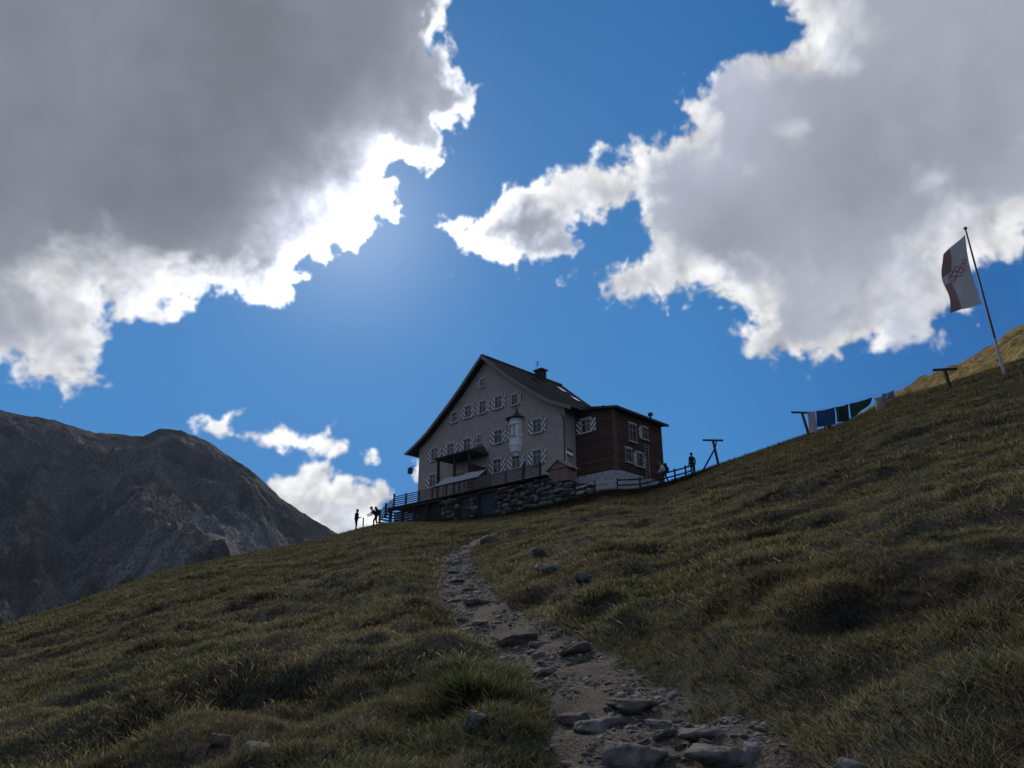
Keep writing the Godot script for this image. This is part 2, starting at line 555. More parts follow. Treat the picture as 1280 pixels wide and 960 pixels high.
func build_mountain() -> void:
	var ridge := [-80.0, 12.5, -60.0, 14.0, -48.0, 15.6, -40.0, 14.8, -35.0, 15.0, -31.8, 14.8, -29.4, 14.35, -26.5, 14.5, -25.5, 15.15, -24.2, 15.1, -22.2, 14.6, -19.9, 13.2, -18.7, 12.4, -17.0, 11.2, -15.2, 10.2, -12.5, 8.7, -9.0, 6.6, -4.0, 4.0, 4.0, 2.0]
	var nr := make_noise(FastNoiseLite.TYPE_SIMPLEX_SMOOTH, 0.006, 6, 301, 0.55)
	nr.fractal_type = FastNoiseLite.FRACTAL_RIDGED
	var nb := make_noise(FastNoiseLite.TYPE_SIMPLEX_SMOOTH, 0.02, 5, 302, 0.6)
	var nc := make_noise(FastNoiseLite.TYPE_SIMPLEX_SMOOTH, 0.012, 5, 303, 0.6)
	var v := PackedVector3Array()
	var col := PackedColorArray()
	var cols := 640
	var rows := 420
	for j in rows:
		var u := float(j) / (rows - 1)
		for i in cols:
			var az := -80.0 + 84.0 * pow(float(i) / (cols - 1), 0.8)
			var top := tan(deg_to_rad(table(ridge, az, 1, 2)))
			var near := 260.0
			var far := 900.0 - (az + 20.0) * 6.0
			var rr := near + (far + 330.0 - near) * u
			var x := sin(deg_to_rad(az)) * rr
			var z := -cos(deg_to_rad(az)) * rr
			var t := (rr - near) / (far - near)
			var peak := top * far
			var y: float
			if t < 1.0:
				y = lerpf(-95.0, peak, pow(t, 1.18))
			else:
				y = peak - (t - 1.0) * (t - 1.0) * 900.0 - (t - 1.0) * 60.0
			var env := clampf(t * 3.0, 0.0, 1.0) * clampf((1.02 - t) * 6.0, 0.10, 1.0)
			# gullies run down the fall line, with a broad rounded spur of scree in the middle, shaped to catch the sun
			var gul := nr.get_noise_2d(az * 9.0 + nb.get_noise_2d(x, z) * 12.0, rr * 0.22)
			y += (gul - 0.35) * 40.0 * env
			var rough := nb.get_noise_2d(x, z)
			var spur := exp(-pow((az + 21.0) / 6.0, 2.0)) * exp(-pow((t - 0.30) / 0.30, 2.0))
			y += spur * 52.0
			var calm := 1.0 - 0.6 * spur
			y += (rough * 11.0 * env + nb.get_noise_2d(x * 4.0, z * 4.0) * 2.6 * minf(env + 0.15, 1.0) + nb.get_noise_2d(x * 9.0, z * 9.0) * 1.3 * minf(env + 0.25, 1.0)) * calm
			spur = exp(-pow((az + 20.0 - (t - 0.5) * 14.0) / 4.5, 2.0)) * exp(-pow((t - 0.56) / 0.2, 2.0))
			v.append(Vector3(x, y, z))
			var k := nc.get_noise_2d(x, z)
			var c := mixc(Color(0.24, 0.205, 0.165), Color(0.105, 0.094, 0.062), k * 2.2 + 0.3)
			var sunlit_scree := clampf(spur * 1.5 + nc.get_noise_2d(x * 2.0 + 50.0, z * 2.0) * 1.5 - 0.40 + gul * 0.25, 0.0, 1.0)
			c = mixc(c, Color(0.50, 0.46, 0.41), sunlit_scree)  # pale scree colour, with the sunlit patch on the spur painted into it
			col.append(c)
	var m := vertex_mat("mountain_rock")
	m.uv1_triplanar = true
	m.uv1_world_triplanar = true
	m.uv1_scale = Vector3.ONE * 0.009
	m.albedo_texture = noise_tex(0.03, 6, 14, Color(0.2, 0.2, 0.21), Color(1, 1, 1), 1024)
	m.heightmap_enabled = true
	m.heightmap_texture = noise_tex(0.06, 6, 15, Color.BLACK, Color.WHITE, 1024)
	m.heightmap_scale = 300.0
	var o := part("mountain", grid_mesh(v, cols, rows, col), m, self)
	o.set_meta("kind", "structure")

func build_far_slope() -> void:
	# the next shoulder uphill, golden grass with its sunlight painted into the colour
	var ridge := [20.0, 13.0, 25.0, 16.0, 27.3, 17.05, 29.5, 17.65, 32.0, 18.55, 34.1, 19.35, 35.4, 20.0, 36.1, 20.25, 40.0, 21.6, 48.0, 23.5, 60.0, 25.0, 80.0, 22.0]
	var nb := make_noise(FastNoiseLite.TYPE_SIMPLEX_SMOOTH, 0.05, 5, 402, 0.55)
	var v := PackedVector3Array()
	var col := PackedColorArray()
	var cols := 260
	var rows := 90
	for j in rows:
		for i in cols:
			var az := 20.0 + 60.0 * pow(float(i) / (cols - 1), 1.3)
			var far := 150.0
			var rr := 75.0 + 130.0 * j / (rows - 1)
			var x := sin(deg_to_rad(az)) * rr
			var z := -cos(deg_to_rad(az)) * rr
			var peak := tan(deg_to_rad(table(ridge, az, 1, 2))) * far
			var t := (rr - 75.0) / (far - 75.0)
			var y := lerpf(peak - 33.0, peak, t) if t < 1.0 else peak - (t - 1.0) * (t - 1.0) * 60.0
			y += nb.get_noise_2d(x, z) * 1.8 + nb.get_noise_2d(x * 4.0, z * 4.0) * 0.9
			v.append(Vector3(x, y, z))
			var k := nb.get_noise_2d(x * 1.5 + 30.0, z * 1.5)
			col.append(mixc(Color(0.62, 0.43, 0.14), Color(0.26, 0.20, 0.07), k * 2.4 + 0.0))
	var m := vertex_mat("sunlit_golden_turf")
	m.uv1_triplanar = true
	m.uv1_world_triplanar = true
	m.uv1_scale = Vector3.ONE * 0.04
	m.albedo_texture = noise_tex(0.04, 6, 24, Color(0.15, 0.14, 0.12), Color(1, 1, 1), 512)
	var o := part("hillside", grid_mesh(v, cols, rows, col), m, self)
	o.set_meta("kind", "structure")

# ---------------------------------------------------------------- grass
const CUSHIONS := [Vector3(0.98, -5.32, 0.15), Vector3(0.84, -4.50, 0.13), Vector3(1.04, -4.30, 0.14), Vector3(1.10, -5.55, 0.13), Vector3(0.92, -4.78, 0.13), Vector3(0.90, -6.1, 0.14), Vector3(0.80, -5.2, 0.10), Vector3(1.22, -4.75, 0.10)]

func blade_tuft(sd: int, blades: int, spread: float, height: float, width: float, lean: float, stems: bool) -> ArrayMesh:
	var rg := RandomNumberGenerator.new()
	rg.seed = sd
	var vs := PackedVector3Array()
	var ns := PackedVector3Array()
	var cs := PackedColorArray()
	var ix := PackedInt32Array()
	for b in blades:
		var stem := stems
		var ang := rg.randf() * TAU
		var rad := sqrt(rg.randf()) * spread
		var root := Vector3(cos(ang) * rad, -0.03, sin(ang) * rad)
		var dir := Vector3(cos(ang), 0, sin(ang)).lerp(Vector3(rg.randf() - 0.5, 0, rg.randf() - 0.5) * 2.0, 0.5)
		var h := height * rg.randf_range(0.5, 1.15) * (1.05 if stem else 1.0)
		var out := lean * rg.randf_range(0.3, 1.3) * h * (0.45 if stem else 1.0)
		var face := rg.randf() * TAU
		var side := Vector3(cos(face), 0, sin(face))
		var w := width * rg.randf_range(0.6, 1.3) * (0.7 if stem else 1.0)
		var tone := rg.randf_range(0.30, 1.0)
		var c := Color(tone, tone, tone)
		var dry := rg.randf()
		if stem:
			c = Color(1.0, 0.93, 0.8) * rg.randf_range(0.6, 1.0)
		elif dry < 0.25:
			c = Color(0.9, 0.82, 0.7) * rg.randf_range(0.7, 1.0)
		elif dry > 0.8:
			c = Color(0.32, 0.44, 0.34)
		var first := vs.size()
		for k in 3:
			var t := k / 2.0
			var p := root + dir * out * t * t + Vector3.UP * h * (t - 0.22 * t * t * lean)
			var ww := w * (1.0 - t * 0.85) if not stem else w * (0.25 if k < 1 else (0.35 if k < 2 else 1.3))
			vs.append(p - side * ww * 0.5)
			vs.append(p + side * ww * 0.5)
			var n := side.cross(Vector3.UP).normalized() + Vector3.UP * 0.3
			for q in 2:
				ns.append(n.normalized())
				cs.append(Color(c.r, c.g, c.b))
		for k in 2:
			var f := first + k * 2
			for q in [f, f + 1, f + 2, f + 1, f + 3, f + 2]:
				ix.append(q)
	var arr := []
	arr.resize(Mesh.ARRAY_MAX)
	arr[Mesh.ARRAY_VERTEX] = vs
	arr[Mesh.ARRAY_NORMAL] = ns
	arr[Mesh.ARRAY_COLOR] = cs
	arr[Mesh.ARRAY_INDEX] = ix
	var m := ArrayMesh.new()
	m.add_surface_from_arrays(Mesh.PRIMITIVE_TRIANGLES, arr)
	return m

func ground_normal(x: float, z: float) -> Vector3:
	var e := 0.12
	return Vector3(ground_y(x - e, z) - ground_y(x + e, z), 2.0 * e, ground_y(x, z - e) - ground_y(x, z + e)).normalized()

func on_building(x: float, z: float) -> bool:
	# hut frame: along the front (to the right) and out from the front
	var p := Vector2(x - 4.742, z + 65.829)
	var u := p.x * 0.7193 + p.y * 0.6947
	var w := -p.x * 0.6947 + p.y * 0.7193
	return u > -20.8 and u < 5.9 and w < 4.6 and w > -13.0

func build_grass() -> void:
	var m := vertex_mat("grass_blade", 0.8)
	m.backlight_enabled = true
	m.backlight = Color(0.5, 0.5, 0.46)
	m.cull_mode = BaseMaterial3D.CULL_DISABLED
	# label, near, far, tufts per square metre, blades, spread, height, width, lean, seed stalks per square metre
	var bands := [
		["short tussocky alpine grass beside the near end of the footpath", 2.2, 8.0, 430.0, 19, 0.050, 0.112, 0.0046, 1.15, 90.0],
		["mixed green and straw coloured grass on the lower slope", 8.0, 16.0, 205.0, 19, 0.075, 0.120, 0.0070, 1.15, 55.0],
		["mixed green and straw coloured grass on the middle of the slope", 16.0, 30.0, 90.0, 18, 0.115, 0.125, 0.0115, 1.15, 26.0],
		["grass covering the slope below the hut terrace", 30.0, 50.0, 42.0, 17, 0.17, 0.15, 0.018, 1.15, 12.0],
		["thin grass along the brow of the hill", 50.0, 86.0, 20.0, 15, 0.26, 0.17, 0.027, 1.15, 6.0],
	]
	rng.seed = 4242
	for b in bands:
		var r0: float = b[1]
		var r1: float = b[2]
		for variant in 4:
			var stalk := variant == 3
			var xf: Array[Transform3D] = []
			var cc: Array[Color] = []
			var half := deg_to_rad(43.0)
			var n := int(half * (r1 * r1 - r0 * r0) * (b[9] if stalk else b[3] / 3.0))
			for i in n:
				var r := sqrt(rng.randf_range(r0 * r0, r1 * r1))
				var az := rng.randf_range(-half, half)
				var x := sin(az) * r
				var z := -cos(az) * r
				var roll := rng.randf()
				var size := rng.randf_range(0.65, 1.35)
				var turn := rng.randf() * TAU
				var shade := rng.randf_range(0.75, 1.3)
				if r > brow(brow_c, rad_to_deg(az)) + 8.0:
					continue
				if r > 55.0 and on_building(x, z):
					continue
				var gap := path_gap(x, z) + n_tint2.get_noise_2d(x * 2.5, z * 2.5) * 0.17 + n_fine.get_noise_2d(x, z) * 0.06
				var keep := 1.0
				var cushion := false
				if gap < 0.0:
					# a few cushions survive between the stones
					keep = 0.5 if n_tint2.get_noise_2d(x * 3.0 + 40.0, z * 3.0) > 0.16 else 0.0
					size *= 0.55
				# green cushions among the big stones at the near end
				if r < 6.5 and gap < 0.0:
					for q in CUSHIONS:
						if Vector2(x - q.x, z - q.y).length() < q.z:
							keep = 1.0
							cushion = true
				var tall := n_tint.get_noise_2d(x * 2.2 + 200.0, z * 2.2)
				# bare and short hollows between the tussocks
				keep *= 0.8 + 0.2 * smoothstep(-0.25, 0.25, tall + n_tus.get_noise_2d(x, z) * 0.6)
				if roll > keep:
					continue
				size *= maxf(0.85, 1.0 + tall * 0.6)
				var tint := sward(x, z)
				if gap > 0.0 and gap < 0.5:
					size *= 1.2
				# lush green cushion on the bank left of the path
				var lush := exp(-(pow((x + 0.42) / 0.42, 2.0) + pow((z + 7.1) / 0.75, 2.0)))
				size *= 1.0 + lush * 0.55
				tint = mixc(tint, Color(0.105, 0.135, 0.070), lush)
				var nrm := ground_normal(x, z) if r < 25.0 else Vector3.UP
				var up := (nrm * 0.5 + Vector3.UP * 0.5).normalized()
				var bx := up.cross(Vector3(sin(turn), 0, cos(turn))).normalized()
				var basis_ := Basis(bx, up, bx.cross(up))
				basis_ = basis_.scaled(Vector3(size, size * maxf(0.92, 1.0 + 0.35 * tall), size))
				xf.append(Transform3D(basis_, Vector3(x, ground_y(x, z), z)))
				if cushion:
					tint = Color(0.105, 0.135, 0.070)
				if stalk:
					tint = mixc(Color(0.42, 0.38, 0.28), tint, 0.3)
				cc.append(tint * Color(shade, shade, shade))
			var mm := MultiMesh.new()
			mm.transform_format = MultiMesh.TRANSFORM_3D
			mm.use_colors = true
			mm.mesh = blade_tuft(100 + variant + int(r0) * 7, 3 if stalk else b[4], b[5] * (1.6 if stalk else 1.0), b[6], b[7], b[8], stalk)
			mm.mesh.surface_set_material(0, m)
			mm.instance_count = xf.size()
			for i in xf.size():
				mm.set_instance_transform(i, xf[i])
				mm.set_instance_color(i, cc[i])
			var o := MultiMeshInstance3D.new()
			o.name = numbered("seed_stalks" if stalk else "grass")
			o.multimesh = mm
			add_child(o)
			o.set_meta("kind", "stuff")
			o.set_meta("label", "dry pale seed stalks among the " + b[0] if stalk else b[0])
			o.set_meta("category", "grass")

# ---------------------------------------------------------------- stones and path
func rock_mesh(sd: int, res: int, squash := 0.6) -> ArrayMesh:
	var rg := RandomNumberGenerator.new()
	rg.seed = sd
	var nn := make_noise(FastNoiseLite.TYPE_SIMPLEX_SMOOTH, 1.3, 4, sd, 0.55)
	var planes := []
	for i in 15:
		var n := Vector3(rg.randf_range(-1, 1), rg.randf_range(-1, 1), rg.randf_range(-1, 1)).normalized()
		planes.append([n, rg.randf_range(0.68, 0.98)])
	planes.append([Vector3(rg.randf_range(-0.2, 0.2), 1, rg.randf_range(-0.2, 0.2)).normalized(), squash])
	var st := st_new()
	st.set_smooth_group(0)
	for face in 6:
		for j in res:
			for i in res:
				var c := []
				for q in [[0, 0], [1, 0], [1, 1], [0, 1]]:
					var a: float = tan(((i + q[0]) * 2.0 / res - 1.0) * PI / 4.0)
					var b: float = tan(((j + q[1]) * 2.0 / res - 1.0) * PI / 4.0)
					var d: Vector3
					match face:
						0: d = Vector3(1, b, -a)
						1: d = Vector3(-1, b, a)
						2: d = Vector3(a, 1, -b)
						3: d = Vector3(a, -1, b)
						4: d = Vector3(a, b, 1)
						5: d = Vector3(-a, b, -1)
					d = d.normalized()
					var rad := 1.05
					for p in planes:
						var k: float = p[0].dot(d)
						if k > 0.05:
							rad = minf(rad, p[1] / k)
					rad *= 1.0 + nn.get_noise_3dv(d * 1.2) * 0.14
					c.append(d * rad)
				for k in [0, 2, 1, 0, 3, 2]:
					st.add_vertex(c[k])
	st.index()
	st.generate_normals()
	return st.commit()

var rocks_fine := []
var rocks_low := []

func rock_material(key: String, c: Color) -> StandardMaterial3D:
	var m := surface(key, c, 0.55, 2.2, 1.6, 0.88)
	m.uv1_world_triplanar = true
	return m

func build_path() -> void:
	var v := PackedVector3Array()
	var cols := 46
	var rows := 420
	for j in rows:
		var z := 5.0 - 40.0 * pow(float(j) / (rows - 1), 1.25) 
		var xc := table(PATH, -z, 1)
		var w := table(PATH, -z, 2)
		for i in cols:
			var s := float(i) / (cols - 1) * 2.0 - 1.0
			var x := xc + s * (w * 0.5 + 0.32)
			v.append(Vector3(x, path_y(x, z), z))
	var m := surface("path_gravel", Color(0.205, 0.166, 0.132), 0.5, 0.9, 4.0, 0.95)
	m.uv1_world_triplanar = true
	m.heightmap_texture = noise_tex(0.09, 5, 811, Color.BLACK, Color.WHITE, 512)
	m.albedo_texture = noise_tex(0.07, 5, 812, Color(0.4, 0.38, 0.36), Color(1, 1, 1), 512)
	var path := part("path", grid_mesh(v, cols, rows), m, self)
	path.set_meta("kind", "structure")
	var gm := [rock_material("stone_grey", Color(0.19, 0.178, 0.16)), rock_material("stone_pale", Color(0.30, 0.28, 0.25)), rock_material("stone_dark", Color(0.12, 0.105, 0.09)), rock_material("stone_rusty", Color(0.17, 0.135, 0.105))]
	# the large stones of the path: x, z, width, height, depth, tone, turn
	var big := [
		[0.59, -5.62, 0.40, 0.17, 0.26, 0, 0.3], [0.77, -5.50, 0.11, 0.09, 0.10, 1, 0.0], [0.44, -5.98, 0.25, 0.17, 0.22, 2, 0.8], [0.86, -5.92, 0.42, 0.14, 0.28, 2, 0.2],
		[0.98, -5.66, 0.15, 0.11, 0.14, 1, 1.2], [0.70, -4.86, 0.40, 0.24, 0.34, 0, 0.5], [0.72, -4.60, 0.11, 0.08, 0.09, 0, 0.0], [1.13, -4.92, 0.36, 0.12, 0.24, 0, -0.3],
		[1.13, -4.58, 0.44, 0.15, 0.28, 0, -0.5], [0.93, -4.52, 0.12, 0.16, 0.16, 1, 0.4], [1.29, -4.52, 0.15, 0.07, 0.12, 1, 0.9], [1.20, -3.98, 0.28, 0.13, 0.2, 1, 0.1],
		[1.33, -4.15, 0.07, 0.05, 0.06, 1, 0.0], [0.29, -7.56, 0.27, 0.14, 0.2, 0, 0.2], [-0.69, -11.2, 0.16, 0.1, 0.12, 1, 0.0], [-0.50, -12.9, 0.52, 0.24, 0.34, 2, 0.25],
		[-0.98, -13.5, 0.3, 0.14, 0.24, 2, 0.1], [-1.14, -16.8, 0.46, 0.2, 0.36, 2, 0.3], [-0.75, -15.0, 0.45, 0.16, 0.3, 0, 1.1], [0.06, -9.2, 0.5, 0.22, 0.32, 2, 0.4],
		[0.33, -8.8, 0.34, 0.15, 0.22, 0, 1.0], [0.66, -8.02, 0.40, 0.2, 0.28, 2, 0.6], [0.22, -8.55, 0.15, 0.09, 0.12, 1, 0.3], [-1.4, -19.0, 0.4, 0.16, 0.3, 0, 0.2], [-1.55, -21.6, 0.42, 0.18, 0.3, 2, 0.9],
		[-1.8, -23.2, 0.36, 0.16, 0.3, 0, 0.4], [-0.95, -17.9, 0.4, 0.15, 0.3, 0, 0.0], [-0.42, -10.7, 0.3, 0.12, 0.22, 2, 0.7], [0.95, -5.2, 0.2, 0.12, 0.16, 2, 0.3], [0.62, -5.15, 0.16, 0.1, 0.14, 2, 0.9],
	]
	for q in big:
		var o := part("stone", rocks_fine[rng.randi() % 6], gm[q[5]], path)
		o.position = Vector3(q[0], path_y(q[0], q[1]) + q[3] * 0.0, q[1])
		o.rotation = Vector3(rng.randf_range(-0.15, 0.15), q[6], rng.randf_range(-0.15, 0.15))
		o.scale = Vector3(q[2] * 0.50, q[3] * 0.52, q[4] * 0.58)
	rng.seed = 99
	var xf: Array[Transform3D] = []
	var cc: Array[Color] = []
	var count := 0
	for i in 60000:
		var z := -2.5 - 26.0 * pow(rng.randf(), 1.6)
		var xc := table(PATH, -z, 1)
		var w := table(PATH, -z, 2)
		var s := rng.randf_range(-1, 1)
		var x := xc + s * (w * 0.5 + 0.05)
		var clump := n_tint2.get_noise_2d(x * 2.0 + 12.0, z * 2.0) + absf(s) * 0.35
		if rng.randf() > clump * 1.2 + 0.35:
			continue
		var size := 0.003 + 0.026 * pow(rng.randf(), 6.0) * (1.0 + -z * 0.04)
		if count < 260 and i % 85 == 0:
			size = (0.014 + 0.04 * pow(rng.randf(), 2.5)) * (1.0 + -z * 0.04)
			count += 1
			var o := part("stone", rocks_low[rng.randi() % 5] if size < 0.04 else rocks_fine[rng.randi() % 6], gm[rng.randi() % 4], path)
			o.position = Vector3(x, path_y(x, z) - size * 0.05, z)
			o.rotation = Vector3(rng.randf_range(-0.4, 0.4), rng.randf() * TAU, rng.randf_range(-0.4, 0.4))
			o.scale = Vector3(size * rng.randf_range(0.9, 1.6), size * rng.randf_range(0.6, 0.9), size)
			continue
		var bs := Basis.from_euler(Vector3(rng.randf_range(-0.5, 0.5), rng.randf() * 6.0, rng.randf_range(-0.5, 0.5))).scaled_local(Vector3(size * rng.randf_range(0.8, 1.7), size * rng.randf_range(0.4, 0.8), size))
		xf.append(Transform3D(bs, Vector3(x, path_y(x, z) - size * 0.1, z)))
		var g := rng.randf_range(0.10, 0.20)
		cc.append(Color(g, g * 0.90, g * 0.78))
	var mm := MultiMesh.new()
	mm.transform_format = MultiMesh.TRANSFORM_3D
	mm.use_colors = true
	mm.mesh = rock_mesh(981, 3, 0.45)
	mm.mesh.surface_set_material(0, vertex_mat("pebble", 0.9))
	mm.instance_count = xf.size()
	for i in xf.size():
		mm.set_instance_transform(i, xf[i])
		mm.set_instance_color(i, cc[i])
	var g := MultiMeshInstance3D.new()
	g.name = "gravel"
	g.multimesh = mm
	add_child(g)
	g.set_meta("kind", "stuff")
	g.set_meta("label", "small grey gravel and pebbles strewn along the footpath")
	g.set_meta("category", "gravel")
	# rocks lying in the turf
	var loose := [
		[0.66, -14.5, 0.55, 0.13, 0.28, 1, -0.25, "long pale flat slab lying in the grass right of the footpath"],
		[0.60, -18.0, 0.30, 0.12, 0.2, 1, 0.1, "small pale flat slab lying in grass above the long slab"],
		[-0.75, -26.5, 0.62, 0.32, 0.4, 0, 0.3, "rounded grey boulder in the grass below the cellar doors"],
		[-0.24, -5.74, 0.13, 0.10, 0.1, 0, 0.2, "fist sized grey stone in the grass left of the footpath"],
		[-2.18, -6.28, 0.15, 0.09, 0.12, 2, 0.6, "dark mottled stone half sunk in the grass of the left slope"],
		[-1.80, -5.98, 0.2, 0.08, 0.14, 0, -0.2, "low grey stone in short grass on the left slope"],
		[1.53, -3.84, 0.12, 0.06, 0.1, 1, 0.0, "small pale stone at the grassy right edge of footpath"],
		[1.1, -12.2, 0.28, 0.12, 0.2, 0, 0.7, "grey stone among straw coloured tussocks right of footpath"],
	]
	for q in loose:
		var o := part("rock", rocks_fine[rng.randi() % 6], gm[q[5]], self)
		tag(o, q[7], "rock")
		o.position = Vector3(q[0], ground_y(q[0], q[1]) + q[3] * 0.25, q[1])
		o.rotation = Vector3(0.05, q[6], -0.1)
		o.scale = Vector3(q[2] * 0.55, q[3] * 0.9, q[4] * 0.6)

# ---------------------------------------------------------------- the hut
# hut frame: x runs along the front to the right, y up, z out of the front; the front's right corner is the origin
const HUT_AT := Vector3(4.742, 15.056, -65.829)
const HUT_TURN := -0.76794

func hut_point(p: Vector3) -> Vector3:
	return HUT_AT + Basis(Vector3.UP, HUT_TURN) * p

func stripe_texture(rising: bool) -> ImageTexture:
	# painted diagonal bands of the shutters
	var im := Image.create(32, 64, false, Image.FORMAT_RGB8)
	for y in 64:
		for x in 32:
			var k := (x + y if rising else x - y + 96)
			var band := fposmod(k / 26.0, 1.0)
			im.set_pixel(x, y, Color(0.80, 0.78, 0.77) if band < 0.52 else Color(0.20, 0.075, 0.08))
	return ImageTexture.create_from_image(im)

func shutter_mat(rising: bool) -> StandardMaterial3D:
	var key := "shutter_up" if rising else "shutter_down"
	if not mats.has(key):
		var m := StandardMaterial3D.new()
		m.resource_name = key
		m.albedo_texture = stripe_texture(rising)
		m.roughness = 0.6
		mats[key] = m
	return mats[key]

func box_mesh(s: Vector3) -> ArrayMesh:
	var key := "box_%.3f_%.3f_%.3f" % [s.x, s.y, s.z]
	if not mats.has(key):
		var st := st_new()
		add_box(st, Vector3.ZERO, s)
		mats[key] = st.commit()
	return mats[key]

# a casement with cross bars, sill and lintel, and striped shutters folded back
func window(parent: Node3D, at: Vector3, turn: float, w: float, h: float, left := true, right := true, frame_c := Color(0.38, 0.36, 0.345)) -> void:
	var o := holder("window", parent, at)
	o.rotation.y = turn
	var fm := plain("window_frame%.2f" % frame_c.r, frame_c, 0.6)
	var st := st_new()
	var t := 0.08
	add_box(st, Vector3(0, h * 0.5 + t * 0.5, 0.05), Vector3(w + t * 2.0, t, 0.10))
	add_box(st, Vector3(0, -h * 0.5 - t * 0.5, 0.05), Vector3(w + t * 2.0, t, 0.10))
	for s in [-1, 1]:
		add_box(st, Vector3(s * (w * 0.5 + t * 0.5), 0, 0.05), Vector3(t, h, 0.10))
	add_box(st, Vector3(0, 0, 0.035), Vector3(0.05, h, 0.04))
	add_box(st, Vector3(0, h * 0.18, 0.033), Vector3(w, 0.045, 0.036))
	part("frame", st.commit(), fm, o)
	var gl := plain("window_glass", Color(0.02, 0.024, 0.03), 0.08)
	var pane := part("pane", box_mesh(Vector3(w, h, 0.012)), gl, o)
	pane.position.z = 0.012
	var sill := part("sill", box_mesh(Vector3(w + 0.36, 0.07, 0.2)), plain("sill", Color(0.44, 0.42, 0.40), 0.8), o)
	sill.position = Vector3(0, -h * 0.5 - 0.12, 0.1)
	var lintel := part("lintel", box_mesh(Vector3(w + 0.3, 0.10, 0.13)), plain("sill", Color(0.44, 0.42, 0.40), 0.8), o)
	lintel.position = Vector3(0, h * 0.5 + 0.14, 0.065)
	var sw := minf(w * 0.56, 0.52)
	for s in [-1, 1]:
		if (s < 0 and not left) or (s > 0 and not right):
			continue
		var sh := part("shutter", box_mesh(Vector3(sw, h + 0.12, 0.05)), shutter_mat(s > 0), o)
		sh.position = Vector3(s * (w * 0.5 + 0.10 + sw * 0.5), -0.02, 0.06)

func roof_line(dist: float) -> float:
	# bell-cast pitch: steep under the ridge, flatter at the eaves
	return table([0.0, 14.35, 4.0, 10.95, 8.0, 8.05, 9.6, 7.15, 11.6, 6.25], dist, 1, 2)

